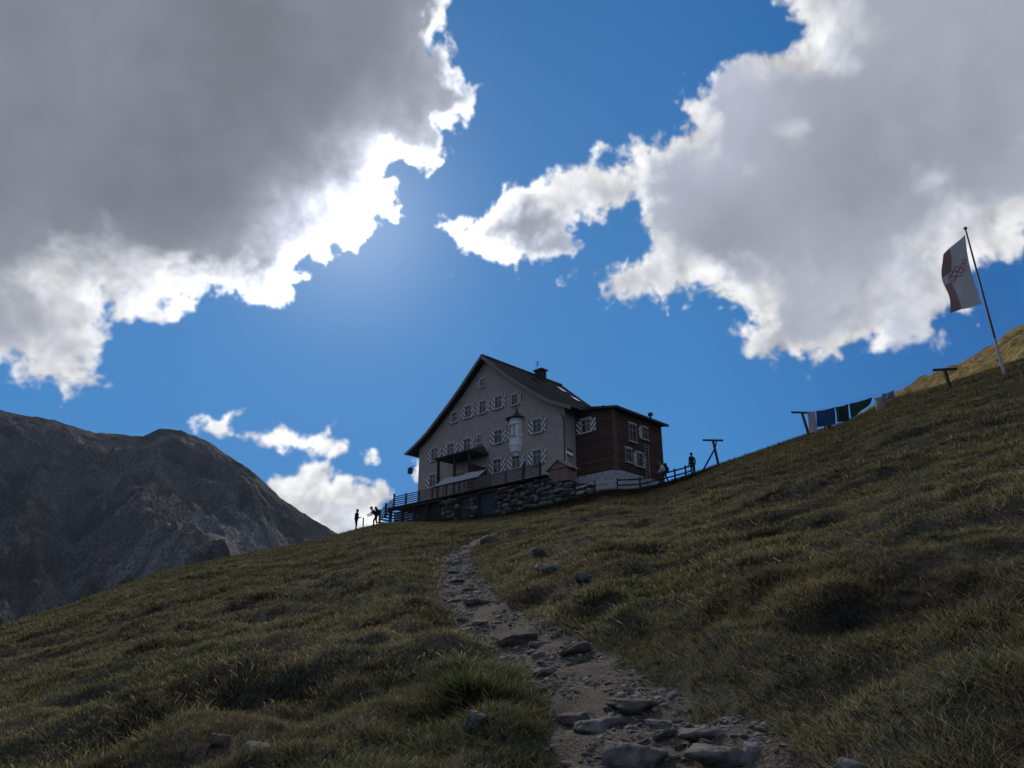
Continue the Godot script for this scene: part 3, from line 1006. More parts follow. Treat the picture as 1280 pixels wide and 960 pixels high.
func build_hut() -> void:
	var hut := thing("mountain_hut", "large gabled alpine hut with grey plaster walls and striped shutters", "building", HUT_AT, HUT_TURN)
	var plaster := surface("hut_plaster", Color(0.365, 0.31, 0.262), 0.12, 0.3, 0.5, 0.95)
	var L := 20.4
	var mid := -10.2
	var D := 11.2
	# masonry body with its gables
	var st := st_new()
	var dists := [0.0, 2.0, 4.0, 6.0, 8.0, 9.6, 10.2]
	for zz in [0.0, -D]:
		for k in dists.size() - 1:
			for s in [-1.0, 1.0]:
				var a := Vector3(mid + s * dists[k], roof_line(dists[k]) - 0.22, zz)
				var b := Vector3(mid + s * dists[k + 1], roof_line(dists[k + 1]) - 0.22, zz)
				var a0 := Vector3(a.x, -3.0, zz)
				var b0 := Vector3(b.x, -3.0, zz)
				if (s > 0.0) == (zz == 0.0):
					quad(st, a0, b0, b, a)
				else:
					quad(st, b0, a0, a, b)
	var ev := roof_line(10.2) - 0.22
	quad(st, Vector3(0, -3, 0), Vector3(0, -3, -D), Vector3(0, ev, -D), Vector3(0, ev, 0))
	quad(st, Vector3(-L, -3, -D), Vector3(-L, -3, 0), Vector3(-L, ev, 0), Vector3(-L, ev, -D))
	part("wall", st.commit(), plaster, hut)
	# roof in overlapping courses of dark shingles, its verge boards and ridge cap
	var shingle := surface("shingle", Color(0.085, 0.068, 0.058), 0.5, 0.8, 1.5, 0.85, Vector3(1, 1, 1))
	var roof := holder("roof", hut)
	for s in [-1.0, 1.0]:
		var rs := st_new()
		var courses := 30
		for k in courses:
			var d0 := 11.6 * k / courses
			var d1 := 11.6 * (k + 1) / courses + 0.06
			var y0 := roof_line(d0) + 0.02
			var y1 := roof_line(minf(d1, 11.6)) + 0.075
			var zf := 0.75
			var zb := -D - 0.5
			var a := Vector3(mid + s * d0, y0, zf)
			var b := Vector3(mid + s * d1, y1, zf)
			var c := Vector3(mid + s * d1, y1, zb)
			var e := Vector3(mid + s * d0, y0, zb)
			var dn := Vector3(0, -0.09, 0)
			if s > 0.0:
				quad(rs, a, b, c, e)
				quad(rs, b, b + dn, c + dn, c)
				quad(rs, a + dn, b + dn, b, a)
				quad(rs, e, c, c + dn, e + dn)
				quad(rs, a + dn, e + dn, c + dn, b + dn)
			else:
				quad(rs, b, a, e, c)
				quad(rs, b + dn, b, c, c + dn)
				quad(rs, b + dn, a + dn, a, b)
				quad(rs, c, e, e + dn, c + dn)
				quad(rs, b + dn, c + dn, e + dn, a + dn)
		var sl := part("roof_slope", rs.commit(), shingle, roof)
		sl.set_meta("kind", "stuff")
	var vb := plain("verge", Color(0.16, 0.145, 0.13), 0.8)
	for zz in [0.79, -D - 0.54]:
		for s in [-1.0, 1.0]:
			var vs := st_new()
			for k in 10:
				var d0 := 11.6 * k / 10.0
				var d1 := 11.6 * (k + 1) / 10.0
				beam(vs, Vector3(mid + s * d0, roof_line(d0) - 0.1, zz), Vector3(mid + s * d1, roof_line(d1) - 0.1, zz), 0.07, 0.30)
			part("verge_board", vs.commit(), vb, roof)
	var rc := part("ridge_cap", box_mesh(Vector3(0.34, 0.14, D + 1.3)), plain("ridge_metal", Color(0.06, 0.058, 0.06), 0.5, 0.4), roof)
	rc.position = Vector3(mid, 14.42, -D * 0.5 + 0.12)
	var chimney := part("chimney", box_mesh(Vector3(0.95, 1.4, 0.8)), surface("chimney_brick", Color(0.05, 0.045, 0.042), 0.4, 1.0, 0.8), roof)
	chimney.position = Vector3(mid + 0.75, 14.0, -7.4)
	var cap := part("chimney_cap", box_mesh(Vector3(1.3, 0.12, 1.1)), plain("dark_metal", Color(0.03, 0.03, 0.032), 0.5, 0.5), roof)
	cap.position = Vector3(mid + 0.75, 14.76, -7.4)
	st = st_new()
	tube(st, [Vector3(mid + 0.5, 14.9, -7.2), Vector3(mid + 0.5, 15.95, -7.2)], [0.03, 0.02], 6)
	for k in 4:
		beam(st, Vector3(mid + 0.15 + k * 0.06, 15.4 + k * 0.14, -7.2), Vector3(mid + 0.85 - k * 0.06, 15.4 + k * 0.14, -7.2), 0.025, 0.025)
	part("aerial", st.commit(), plain("dark_metal", Color(0.03, 0.03, 0.032), 0.5, 0.5), roof)
	# skylights set in the right-hand slope
	for q in [[2.2, -5.0], [3.6, -9.6], [2.0, -9.4]]:
		var y0 := roof_line(q[0])
		var slope := atan2(roof_line(q[0]) - roof_line(q[0] + 1.0), 1.0)
		var sk := part("skylight", box_mesh(Vector3(1.1, 0.14, 0.8)), plain("skylight_glass", Color(0.25, 0.27, 0.3), 0.05, 0.9), roof)
		sk.position = Vector3(mid + q[0], y0 + 0.10, q[1])
		sk.rotation.z = -slope
	# rain pipe on the corner
	st = st_new()
	tube(st, [Vector3(-0.15, 6.0, 0.35), Vector3(-0.05, 5.6, 0.10), Vector3(-0.05, -0.6, 0.10)], [0.06, 0.06, 0.06], 8)
	part("rain_pipe", st.commit(), plain("pipe", Color(0.05, 0.05, 0.055), 0.5, 0.3), hut)
	for s in [-1.0, 1.0]:
		st = st_new()
		tube(st, [Vector3(mid + s * 11.72, 6.22, 0.8), Vector3(mid + s * 11.72, 6.22, -D - 0.5)], [0.09, 0.09], 8)
		part("gutter", st.commit(), plain("pipe", Color(0.05, 0.05, 0.055), 0.5, 0.3), hut)
	# windows of the front: x, y, width, height, shutters left / right
	var wins := [
		[-10.7, 11.7, 0.6, 0.75, 1, 0],
		[-14.8, 8.95, 0.7, 0.95, 1, 0], [-12.75, 9.1, 0.85, 1.15, 1, 1], [-10.6, 9.1, 0.85, 1.15, 1, 1], [-8.4, 9.1, 0.85, 1.15, 1, 1], [-6.15, 8.85, 0.7, 0.95, 0, 1],
		[-17.8, 5.55, 0.95, 1.2, 1, 1], [-15.3, 5.58, 0.95, 1.2, 1, 1], [-12.8, 5.6, 0.95, 1.2, 1, 1], [-11.05, 5.85, 0.5, 0.8, 0, 0], [-8.4, 5.6, 0.95, 1.2, 1, 1], [-3.3, 5.6, 0.95, 1.2, 1, 1],
		[-17.95, 2.75, 0.95, 1.2, 1, 1], [-8.5, 2.7, 0.95, 1.2, 1, 1], [-6.0, 2.7, 0.95, 1.2, 1, 1], [-3.35, 2.65, 0.95, 1.2, 1, 1],
		[-3.55, 0.05, 0.9, 0.9, 1, 1], [-6.2, 0.05, 0.9, 0.9, 1, 1],
	]
	for q in wins:
		window(hut, Vector3(q[0], q[1], 0.0), 0.0, q[2], q[3], q[4] == 1, q[5] == 1)
	# oriel: a five-sided bay with a tapering foot and a little spired roof
	var oriel := holder("oriel", hut, Vector3(-5.95, 0, 0))
	var pale := surface("oriel_plaster", Color(0.78, 0.76, 0.73), 0.18, 0.6, 0.4)
	var prof := [[3.15, 0.31], [3.45, 0.43], [3.55, 0.61], [3.9, 0.67], [4.2, 0.76], [4.35, 0.72], [4.9, 0.72], [4.95, 0.78], [5.05, 0.78], [5.1, 0.72], [6.15, 0.72], [6.2, 0.78], [6.32, 0.78], [6.35, 0.72], [6.85, 0.72]]
	st = st_new()
	lathe_half(st, prof, 6)
	part("bay", st.commit(), pale, oriel)
	st = st_new()
	lathe_half(st, [[6.80, 0.3], [6.82, 1.12], [7.0, 0.72], [7.25, 0.36], [7.5, 0.14], [8.1, 0.02]], 6)
	part("spire", st.commit(), plain("oriel_roof", Color(0.03, 0.028, 0.028), 0.6), oriel)
	window(hut, Vector3(-5.95, 5.6, 0.66), 0.0, 0.5, 0.85, false, false)
	var osh := part("shutter", box_mesh(Vector3(0.5, 1.15, 0.05)), shutter_mat(false), oriel)
	osh.position = Vector3(-1.05, 5.55, 0.06)
	# porch over the entrance
	var porch := holder("porch", hut)
	st = st_new()
	var x0 := -15.0
	var x1 := -9.7
	quad(st, Vector3(x0, 4.15, 2.5), Vector3(x1, 4.15, 2.5), Vector3(x1 - 0.8, 5.1, 0.02), Vector3(x0 + 0.8, 5.1, 0.02))
	quad(st, Vector3(x1, 4.15, 2.5), Vector3(x1, 4.15, 0.02), Vector3(x1 - 0.8, 5.1, 0.02), Vector3(x1 - 0.8, 5.1, 0.02))
	quad(st, Vector3(x0, 4.15, 0.02), Vector3(x0, 4.15, 2.5), Vector3(x0 + 0.8, 5.1, 0.02), Vector3(x0 + 0.8, 5.1, 0.02))
	quad(st, Vector3(x0, 4.0, 2.5), Vector3(x1, 4.0, 2.5), Vector3(x1, 4.15, 2.5), Vector3(x0, 4.15, 2.5))
	quad(st, Vector3(x1, 4.0, 2.5), Vector3(x1, 4.0, 0.02), Vector3(x1, 4.15, 0.02), Vector3(x1, 4.15, 2.5))
	quad(st, Vector3(x0, 4.0, 0.02), Vector3(x0, 4.0, 2.5), Vector3(x0, 4.15, 2.5), Vector3(x0, 4.15, 0.02))
	quad(st, Vector3(x1, 4.0, 2.5), Vector3(x0, 4.0, 2.5), Vector3(x0, 4.0, 0.02), Vector3(x1, 4.0, 0.02))
	part("porch_roof", st.commit(), shingle, porch)
	var dark_wood := surface("dark_wood", Color(0.060, 0.047, 0.038), 0.4, 1.0, 0.6, 0.85, Vector3(1, 4, 1))
	for xx in [-14.6, -12.2, -10.1]:
		var pp := part("porch_post", box_mesh(Vector3(0.2, 4.4, 0.2)), dark_wood, porch)
		pp.position = Vector3(xx, 1.8, 2.2)
	var door := part("door", box_mesh(Vector3(1.3, 2.3, 0.1)), dark_wood, porch)
	door.position = Vector3(-12.0, 0.8, 0.05)
	var sidew := part("porch_screen", box_mesh(Vector3(0.08, 3.2, 2.0)), dark_wood, porch)
	sidew.position = Vector3(-10.0, 1.2, 1.1)
	for xx in [-14.0, -10.7]:
		window(hut, Vector3(xx, 2.3, 0.0), 0.0, 1.0, 1.2, false, false)
	# timber annex: courses of horizontal boards on a whitewashed base
	var annex := holder("annex", hut)
	var ax := 4.31
	var az0 := -1.5
	var az1 := -8.5
	var boards := vertex_mat("annex_board", 0.85)
	boards.uv1_triplanar = true
	boards.uv1_scale = Vector3(0.4, 4, 0.4)
	boards.albedo_texture = noise_tex(0.03, 5, 71, Color(0.5, 0.5, 0.5), Color(1, 1, 1), 256)
	rng.seed = 31
	var sb := st_new()
	var y := 0.5
	while y < 6.2:
		for f in 2:
			var tone := rng.randf_range(0.7, 1.25)
			sb.set_color(Color(0.140 * tone, 0.080 * tone, 0.060 * tone))
			var out := rng.randf_range(0.0, 0.015)
			if f == 0:
				var right := ax if y < 5.75 else ax - (y - 5.75) * 3.0
				add_box(sb, Vector3(right * 0.5 - 0.1, y + 0.095, az0 + out), Vector3(right + 0.2, 0.18, 0.12))
			elif y < 5.75:
				add_box(sb, Vector3(ax + out, y + 0.095, (az0 + az1) * 0.5), Vector3(0.12, 0.18, az0 - az1 - 0.12))
		y += 0.20
	var sid := part("siding", sb.commit(), boards, annex)
	sid.set_meta("kind", "stuff")
	st = st_new()
	add_box(st, Vector3(ax * 0.5 - 0.02, 2.9, (az0 + az1) * 0.5), Vector3(ax - 0.06, 5.6, az0 - az1 - 0.16))
	part("annex_core", st.commit(), dark_wood, annex)
	for q in [[ax + 0.03, az0 + 0.03], [ax + 0.03, az1]]:
		st = st_new()
		add_box(st, Vector3(q[0], 3.2, q[1]), Vector3(0.26, 5.5, 0.26))
		part("corner_post", st.commit(), surface("annex_trim", Color(0.14, 0.105, 0.09), 0.4, 1.0, 0.5), annex)
	st = st_new()
	add_box(st, Vector3(ax * 0.5 + 0.03, -1.2, (az0 + az1) * 0.5 + 0.03), Vector3(ax + 0.06, 3.4, az0 - az1 + 0.06))
	part("whitewashed_base", st.commit(), surface("whitewash", Color(0.42, 0.42, 0.42), 0.25, 0.5, 0.6), annex)
	st = st_new()
	var r0 := Vector3(-0.6, 6.95, az0 + 0.55)
	var r1 := Vector3(ax + 0.75, 5.95, az0 + 0.55)
	var r2 := Vector3(ax + 0.75, 5.95, az1 - 0.55)
	var r3 := Vector3(-0.6, 6.95, az1 - 0.55)
	var th := Vector3(0, -0.20, 0)
	quad(st, r0, r1, r2, r3)
	quad(st, r0 + th, r1 + th, r1, r0)
	quad(st, r1 + th, r2 + th, r2, r1)
	quad(st, r2 + th, r3 + th, r3, r2)
	quad(st, r1 + th, r0 + th, r3 + th, r2 + th)
	part("annex_roof", st.commit(), shingle, annex)
	var flue := st_new()
	tube(flue, [Vector3(2.6, 6.2, -2.3), Vector3(2.6, 6.85, -2.3)], [0.06, 0.06], 8)
	part("vent_pipe", flue.commit(), plain("dark_metal", Color(0.03, 0.03, 0.032), 0.5, 0.5), annex)
	flue = st_new()
	tube(flue, [Vector3(4.3, 5.9, -7.2), Vector3(4.3, 6.55, -7.2), Vector3(4.3, 6.56, -7.2), Vector3(4.3, 6.80, -7.2), Vector3(4.3, 6.92, -7.2)], [0.09, 0.09, 0.24, 0.24, 0.05], 10)
	part("vent_cowl", flue.commit(), plain("dark_metal", Color(0.03, 0.03, 0.032), 0.5, 0.5), annex)
	window(hut, Vector3(1.3, 4.95, az0 + 0.08), 0.0, 0.95, 1.1, true, true)
	for q in [[-4.0, 4.2, 1.0, 1.5], [-5.9, 4.55, 0.8, 1.0], [-3.2, 2.0, 0.8, 1.1], [-4.85, 1.9, 0.8, 1.1]]:
		window(hut, Vector3(ax + 0.08, q[1], q[0]), PI / 2.0, q[2], q[3], q[0] < -4.5, q[0] < -4.5 and q[1] < 3.0, Color(0.20, 0.21, 0.22))
	st = st_new()
	for s in [-1, 1]:
		tube(st, [Vector3(ax + 0.35, -0.4, -5.7 + s * 0.28), Vector3(ax + 0.35, 3.5, -5.7 + s * 0.28)], [0.035, 0.035], 6)
	for k in 12:
		beam(st, Vector3(ax + 0.35, -0.1 + k * 0.3, -5.98), Vector3(ax + 0.35, -0.1 + k * 0.3, -5.42), 0.04, 0.04)
	part("ladder", st.commit(), plain("ladder_metal", Color(0.22, 0.22, 0.23), 0.5, 0.4), annex)
	# lantern on a bracket at the left corner
	st = st_new()
	beam(st, Vector3(-20.4, 4.75, 0.3), Vector3(-21.6, 4.75, 0.3), 0.05, 0.05)
	beam(st, Vector3(-20.4, 4.1, 0.3), Vector3(-21.4, 4.7, 0.3), 0.035, 0.035)
	add_box(st, Vector3(-21.45, 4.35, 0.3), Vector3(0.45, 0.62, 0.35))
	part("wall_lantern", st.commit(), plain("dark_metal", Color(0.03, 0.03, 0.032), 0.5, 0.5), hut)

# the front half of a round bay, given as [height, radius] rings
func lathe_half(st: SurfaceTool, prof: Array, sides: int) -> void:
	for i in prof.size() - 1:
		for k in sides:
			var a := PI * k / sides
			var b := PI * (k + 1) / sides
			var p: Array = prof[i]
			var q: Array = prof[i + 1]
			quad(st, Vector3(cos(b) * p[1], p[0], sin(b) * p[1]), Vector3(cos(a) * p[1], p[0], sin(a) * p[1]), Vector3(cos(a) * q[1], q[0], sin(a) * q[1]), Vector3(cos(b) * q[1], q[0], sin(b) * q[1]))

# ---------------------------------------------------------------- terrace, wall, fences
func wall_top(x: float) -> float:
	return -0.62 if x < 0.5 else -0.62 - (x - 0.5) * 0.24

func build_terrace() -> void:
	var wood := surface("grey_board", Color(0.20, 0.17, 0.145), 0.45, 1.2, 0.6, 0.85, Vector3(0.4, 3, 0.4))
	var dark_wood: StandardMaterial3D = mats["dark_wood"]
	# dry-stone retaining wall with two cellar doorways
	var wall := thing("stone_wall", "dry stone retaining wall with two dark cellar doors below the terrace", "wall", HUT_AT, HUT_TURN)
	var core := surface("wall_earth", Color(0.045, 0.040, 0.035), 0.5, 1.0, 2.0)
	var st := st_new()
	for q in [[-12.2, -9.95], [-8.35, -7.35], [-4.95, 5.6]]:
		var xa: float = q[0]
		while xa < q[1] - 0.01:
			var xb := minf(xa + 0.9, q[1])
			var top := wall_top((xa + xb) * 0.5) - 0.08
			add_box(st, Vector3((xa + xb) * 0.5, (top - 3.6) * 0.5, 3.55), Vector3(xb - xa - 0.004, top + 3.6, 0.5))
			xa = xb
	part("core", st.commit(), core, wall)
	rng.seed = 606
	var tones := [rock_material("wall_stone_grey", Color(0.21, 0.195, 0.175)), rock_material("wall_stone_pale", Color(0.29, 0.27, 0.245)), rock_material("wall_stone_dark", Color(0.10, 0.09, 0.08))]
	if rocks_fine.is_empty():
		for i in 6:
			rocks_fine.append(rock_mesh(900 + i, 9, [0.45, 0.6, 0.4, 0.7, 0.5, 0.55][i]))
		for i in 5:
			rocks_low.append(rock_mesh(950 + i, 3, 0.6))
	var y := -3.25
	while y < -0.7:
		var h := rng.randf_range(0.24, 0.55)
		var x := -12.2 + rng.randf() * 0.3
		while x < 5.5:
			var w := rng.randf_range(0.35, 1.0) * (1.25 if x > -5.0 else 0.8)
			var cx := x + w * 0.5
			x += w
			if y + h > wall_top(cx) + 0.12:
				continue
			if (cx > -10.0 and cx < -8.3 and y < -0.55) or (cx > -7.4 and cx < -4.9 and y < -0.45):
				continue
			var o := part("stone", rocks_low[rng.randi() % 5], tones[rng.randi() % 3], wall)
			o.position = Vector3(cx, y + h * 0.5 + rng.randf_range(-0.1, 0.1), 3.76 + rng.randf_range(-0.12, 0.12))
			o.rotation = Vector3(rng.randf_range(-0.15, 0.15), rng.randf_range(-0.2, 0.2), rng.randf_range(-0.12, 0.12))
			o.scale = Vector3(w * rng.randf_range(0.46, 0.62), h * rng.randf_range(0.5, 0.72), 0.30)
		y += h * 0.92
	for q in [[-9.15, 1.25, 2.2], [-6.1, 2.05, 2.25]]:
		var dr := holder("door", wall, Vector3(q[0], -3.0, 3.45))
		var leaf := part("leaf", box_mesh(Vector3(q[1], q[2], 0.08)), surface("cellar_door", Color(0.055, 0.066, 0.075), 0.35, 1.5, 0.5, 0.8, Vector3(4, 0.5, 1)), dr)
		leaf.position = Vector3(0, q[2] * 0.5, 0)
		st = st_new()
		for s in [-1, 1]:
			add_box(st, Vector3(s * (q[1] * 0.5 + 0.09), q[2] * 0.5, 0.14), Vector3(0.18, q[2], 0.34))
		add_box(st, Vector3(0, q[2] + 0.1, 0.14), Vector3(q[1] + 0.5, 0.2, 0.36))
		part("door_frame", st.commit(), dark_wood, dr)
	# terrace floor and the timber deck that carries on to the left
	var deck := thing("wooden_deck", "dark timber terrace deck carried on posts in front of the hut", "deck", HUT_AT, HUT_TURN)
	var x := -20.3
	var z := 0.12
	while z < 3.95:
		var b := part("floor_board", box_mesh(Vector3(21.4, 0.06, 0.23)), wood, deck)
		b.position = Vector3(-9.6, -0.36, z + 0.115)
		z += 0.245
	for k in 5:
		var p := part("post", box_mesh(Vector3(0.22, 3.2, 0.22)), dark_wood, deck)
		p.position = Vector3(-20.1 + k * 1.9, -2.0, 3.6)
	var bm := part("beam", box_mesh(Vector3(8.3, 0.26, 0.2)), dark_wood, deck)
	bm.position = Vector3(-16.2, -0.55, 3.75)
	for k in 8:
		var sk := part("skirt_board", box_mesh(Vector3(7.6, 0.22, 0.05)), dark_wood, deck)
		sk.position = Vector3(-16.1, -0.85 - k * 0.25, 3.3)
	# terrace fence
	var fence := thing("terrace_fence", "weathered board fence along the terrace edge above the stone wall", "fence", HUT_AT, HUT_TURN)
	var posts := [-19.3, -17.4, -15.4, -13.4, -11.4, -9.6, -7.6, -5.6, -3.6, -1.6, 0.4]
	for i in posts.size():
		var tall := 1.12 if i != 0 else 1.35
		var p := part("post", box_mesh(Vector3(0.16, tall, 0.14)), dark_wood, fence)
		p.position = Vector3(posts[i], -0.33 + tall * 0.5, 3.86)
	var cross := part("leaning_post", box_mesh(Vector3(0.14, 1.7, 0.14)), dark_wood, fence)
	cross.position = Vector3(-1.3, 0.3, 4.05)
	cross.rotation.z = -0.12
	rng.seed = 52
	for i in posts.size() - 1:
		var full: bool = i > 5
		var n := 5
		for k in n:
			var w: float = posts[i + 1] - posts[i] - 0.02
			var yy := -0.16 + k * (0.20 if not full else 0.205)
			var b := part("rail", box_mesh(Vector3(snappedf(w, 0.1), 0.10 if not full else 0.14, 0.035)), wood, fence)
			b.position = Vector3((posts[i] + posts[i + 1]) * 0.5, yy, 3.97)
			b.rotation.z = rng.randf_range(-0.012, 0.012)
	# steps with handrail going down at the left end
	var stair := thing("stair_rail", "dark timber handrail stepping down from the left end of the deck", "railing", HUT_AT, HUT_TURN)
	for k in 2:
		var p := part("post", box_mesh(Vector3(0.15, 1.5, 0.15)), dark_wood, stair)
		p.position = Vector3(-20.6 - k * 0.95, -0.5 - k * 0.55, 3.86)
	for k in 5:
		st = st_new()
		beam(st, Vector3(-19.4, 0.50 - k * 0.24, 3.86), Vector3(-21.6, -0.45 - k * 0.24, 3.86), 0.05, 0.10)
		part("rail", st.commit(), dark_wood, stair)
	for k in 5:
		var s := part("step", box_mesh(Vector3(0.42, 0.06, 1.3)), dark_wood, stair)
		s.position = Vector3(-20.5 - k * 0.36, -0.62 - k * 0.22, 3.1)
	# pale canvas stretched over the terrace rail
	st = st_new()
	var n := 14
	for k in n:
		var ua := -13.0 + 6.0 * k / n
		var ub := -13.0 + 6.0 * (k + 1) / n
		var sa := sin(k * 0.9) * 0.05
		var sb := sin((k + 1) * 0.9) * 0.05
		for j in 3:
			var ta := j / 3.0
			var tb := (j + 1) / 3.0
			quad(st, Vector3(ua, 0.72 + ta * 0.95 + sa * ta, 4.06 - ta * 1.15), Vector3(ub, 0.72 + ta * 0.95 + sb * ta, 4.06 - ta * 1.15), Vector3(ub, 0.72 + tb * 0.95 + sb * tb, 4.06 - tb * 1.15), Vector3(ua, 0.72 + tb * 0.95 + sa * tb, 4.06 - tb * 1.15))
	var canvas := thing("canvas_awning", "pale grey canvas sheet stretched above the terrace fence before the porch", "awning", HUT_AT, HUT_TURN)
	var cm := surface("canvas", Color(0.34, 0.35, 0.36), 0.15, 1.0, 0.2)
	cm.cull_mode = BaseMaterial3D.CULL_DISABLED
	part("sheet", st.commit(), cm, canvas)
	st = st_new()
	beam(st, Vector3(-13.05, 0.70, 4.07), Vector3(-6.95, 0.70, 4.07), 0.06, 0.06)
	beam(st, Vector3(-13.05, 1.66, 2.9), Vector3(-6.95, 1.66, 2.9), 0.06, 0.06)
	for xx in [-13.0, -10.0, -7.0]:
		beam(st, Vector3(xx, -0.33, 2.88), Vector3(xx, 1.66, 2.88), 0.07, 0.07)
	part("pole_frame", st.commit(), dark_wood, canvas)
	# little gabled timber kiosk at the right end of the terrace
	var kiosk := thing("garden_kiosk", "small gabled wooden kiosk with reddish boards beside the timber annex", "shed", hut_point(Vector3(2.2, -1.1, 3.1)), HUT_TURN)
	kiosk.scale = Vector3.ONE * 0.8
	var kw := surface("kiosk_board", Color(0.30, 0.19, 0.16), 0.4, 1.2, 0.5, 0.85, Vector3(0.4, 3, 0.4))
	for k in 5:
		var b := part("board", box_mesh(Vector3(2.5, 0.24, 1.4)), kw, kiosk)
		b.position = Vector3(0, 0.15 + k * 0.255, 0)
	st = st_new()
	tri(st, Vector3(-1.3, 1.38, 0.7), Vector3(1.3, 1.38, 0.7), Vector3(0, 2.25, 0.7))
	tri(st, Vector3(1.3, 1.38, -0.7), Vector3(-1.3, 1.38, -0.7), Vector3(0, 2.25, -0.7))
	part("gable", st.commit(), kw, kiosk)
	st = st_new()
	for s in [-1, 1]:
		beam(st, Vector3(0, 2.32, 0), Vector3(s * 1.6, 1.30, 0), 1.7, 0.09)
	part("roof", st.commit(), surface("kiosk_roof", Color(0.30, 0.27, 0.255), 0.3, 1.0, 0.4), kiosk)
	# small flag on a white staff
	var fl := thing("flagstaff", "small white staff with a striped pennant beside the kiosk", "flag", hut_point(Vector3(0.9, -0.3, 1.0)), HUT_TURN)
	st = st_new()
	tube(st, [Vector3(0, 0, 0), Vector3(0, 2.9, 0)], [0.04, 0.03], 6)
	part("staff", st.commit(), plain("white_paint", Color(0.6, 0.6, 0.6), 0.5), fl)
	for k in 3:
		st = st_new()
		beam(st, Vector3(0.03, 2.75 - k * 0.25, 0), Vector3(0.75, 2.30 - k * 0.25, 0.05), 0.02, 0.22)
		part("stripe", st.commit(), plain("pennant_red", Color(0.16, 0.03, 0.03), 0.8) if k != 1 else plain("white_paint", Color(0.6, 0.6, 0.6), 0.5), fl)
	# rail fence running on past the annex to the brow
	var pf := thing("rail_fence", "low post and rail fence on the brow right of the hut", "fence")
	var line := [[4.9, -58.6], [6.6, -60.3], [8.6, -61.8], [10.6, -62.6], [12.3, -63.0], [13.6, -62.9], [14.4, -62.4], [15.0, -61.8]]
	for i in line.size():
		var px: float = line[i][0]
		var pz: float = line[i][1]
		var gy := ground_y(px, pz)
		var p := part("post", box_mesh(Vector3(0.13, 1.25, 0.13)), dark_wood, pf)
		p.position = Vector3(px, gy + 0.42, pz)
		if i < line.size() - 1:
			var qx: float = line[i + 1][0]
			var qz: float = line[i + 1][1]
			var gq := ground_y(qx, qz)
			for hh in [0.45, 0.88]:
				st = st_new()
				beam(st, Vector3(px, gy + hh, pz), Vector3(qx, gq + hh, qz), 0.06, 0.12)
				part("rail", st.commit(), dark_wood if i > 1 else plain("pale_rail", Color(0.36, 0.35, 0.34), 0.8), pf)

# ---------------------------------------------------------------- clothes line and flagpole
func cloth(called: String, label: String, a: Vector3, b: Vector3, drop: float, c: Color, sd: int, corner := 0.0) -> void:
	var rg := RandomNumberGenerator.new()
	rg.seed = sd
	var across := (b - a)
	var out := across.cross(Vector3.UP).normalized()
	var cols := 14
	var rows := 12
	var ph := rg.randf() * 6.0
	var st := st_new()
	st.set_smooth_group(0)
	var g := []
	for j in rows + 1:
		var row := []
		for i in cols + 1:
			var u := float(i) / cols
			var t := float(j) / rows
			var len_ := drop * (1.0 - corner * u)
			var w := sin(u * 9.0 + ph) * 0.05 * (0.3 + t) + sin(u * 4.0 + t * 2.5 + ph * 2.0) * 0.07 * t + t * 0.10
			row.append(a + across * (u + (0.5 - u) * 0.08 * t) + Vector3.DOWN * (len_ * t + 0.05 * sin(u * PI) * (1.0 - t)) + out * w)
		g.append(row)
	for j in rows:
		for i in cols:
			for p in [g[j][i], g[j + 1][i], g[j][i + 1], g[j][i + 1], g[j + 1][i], g[j + 1][i + 1]]:
				st.add_vertex(p - a)
	st.index()
	st.generate_normals()
	var key := "cloth_%s_%d" % [called, sd]
	var m := surface(key, c, 0.2, 3.0, 0.1, 0.95)
	m.cull_mode = BaseMaterial3D.CULL_DISABLED
	m.backlight_enabled = true
	m.backlight = Color(0.55, 0.55, 0.55)
	var o := part(called, st.commit(), m, self)
	o.position = a
	tag(o, label, called.replace("_", " "), "washing on the clothes line")

func t_post(called_label: String, x: float, z: float, height: float, arm: float, arm_turn: float, tilt: float, brace: bool) -> Node3D:
	var o := thing("clothes_post", called_label, "post", Vector3(x, ground_y(x, z) - 0.05, z), 0.0, "timber clothes line posts")
	var wood: StandardMaterial3D = mats["dark_wood"]
	var st := st_new()
	var top := Vector3(-tilt, height, 0)
	beam(st, Vector3.ZERO, top, 0.15, 0.15)
	part("post", st.commit(), wood, o)
	st = st_new()
	var ad := Vector3(cos(arm_turn), -0.06, sin(arm_turn))
	beam(st, top + Vector3(0, 0.05, 0) - ad * arm * 0.5, top + Vector3(0, 0.05, 0) + ad * arm * 0.5, 0.12, 0.12)
	part("crossbar", st.commit(), wood, o)
	if brace:
		st = st_new()
		beam(st, Vector3(-1.25, -0.15, 0.1), top * 0.72 + Vector3(0, 0, 0.1), 0.12, 0.12)
		part("brace", st.commit(), wood, o)
		st = st_new()
		beam(st, top * 0.70 + Vector3(0.02, 0, -0.1), top + ad * 0.25, 0.09, 0.09)
		part("strut", st.commit(), wood, o)
	return o

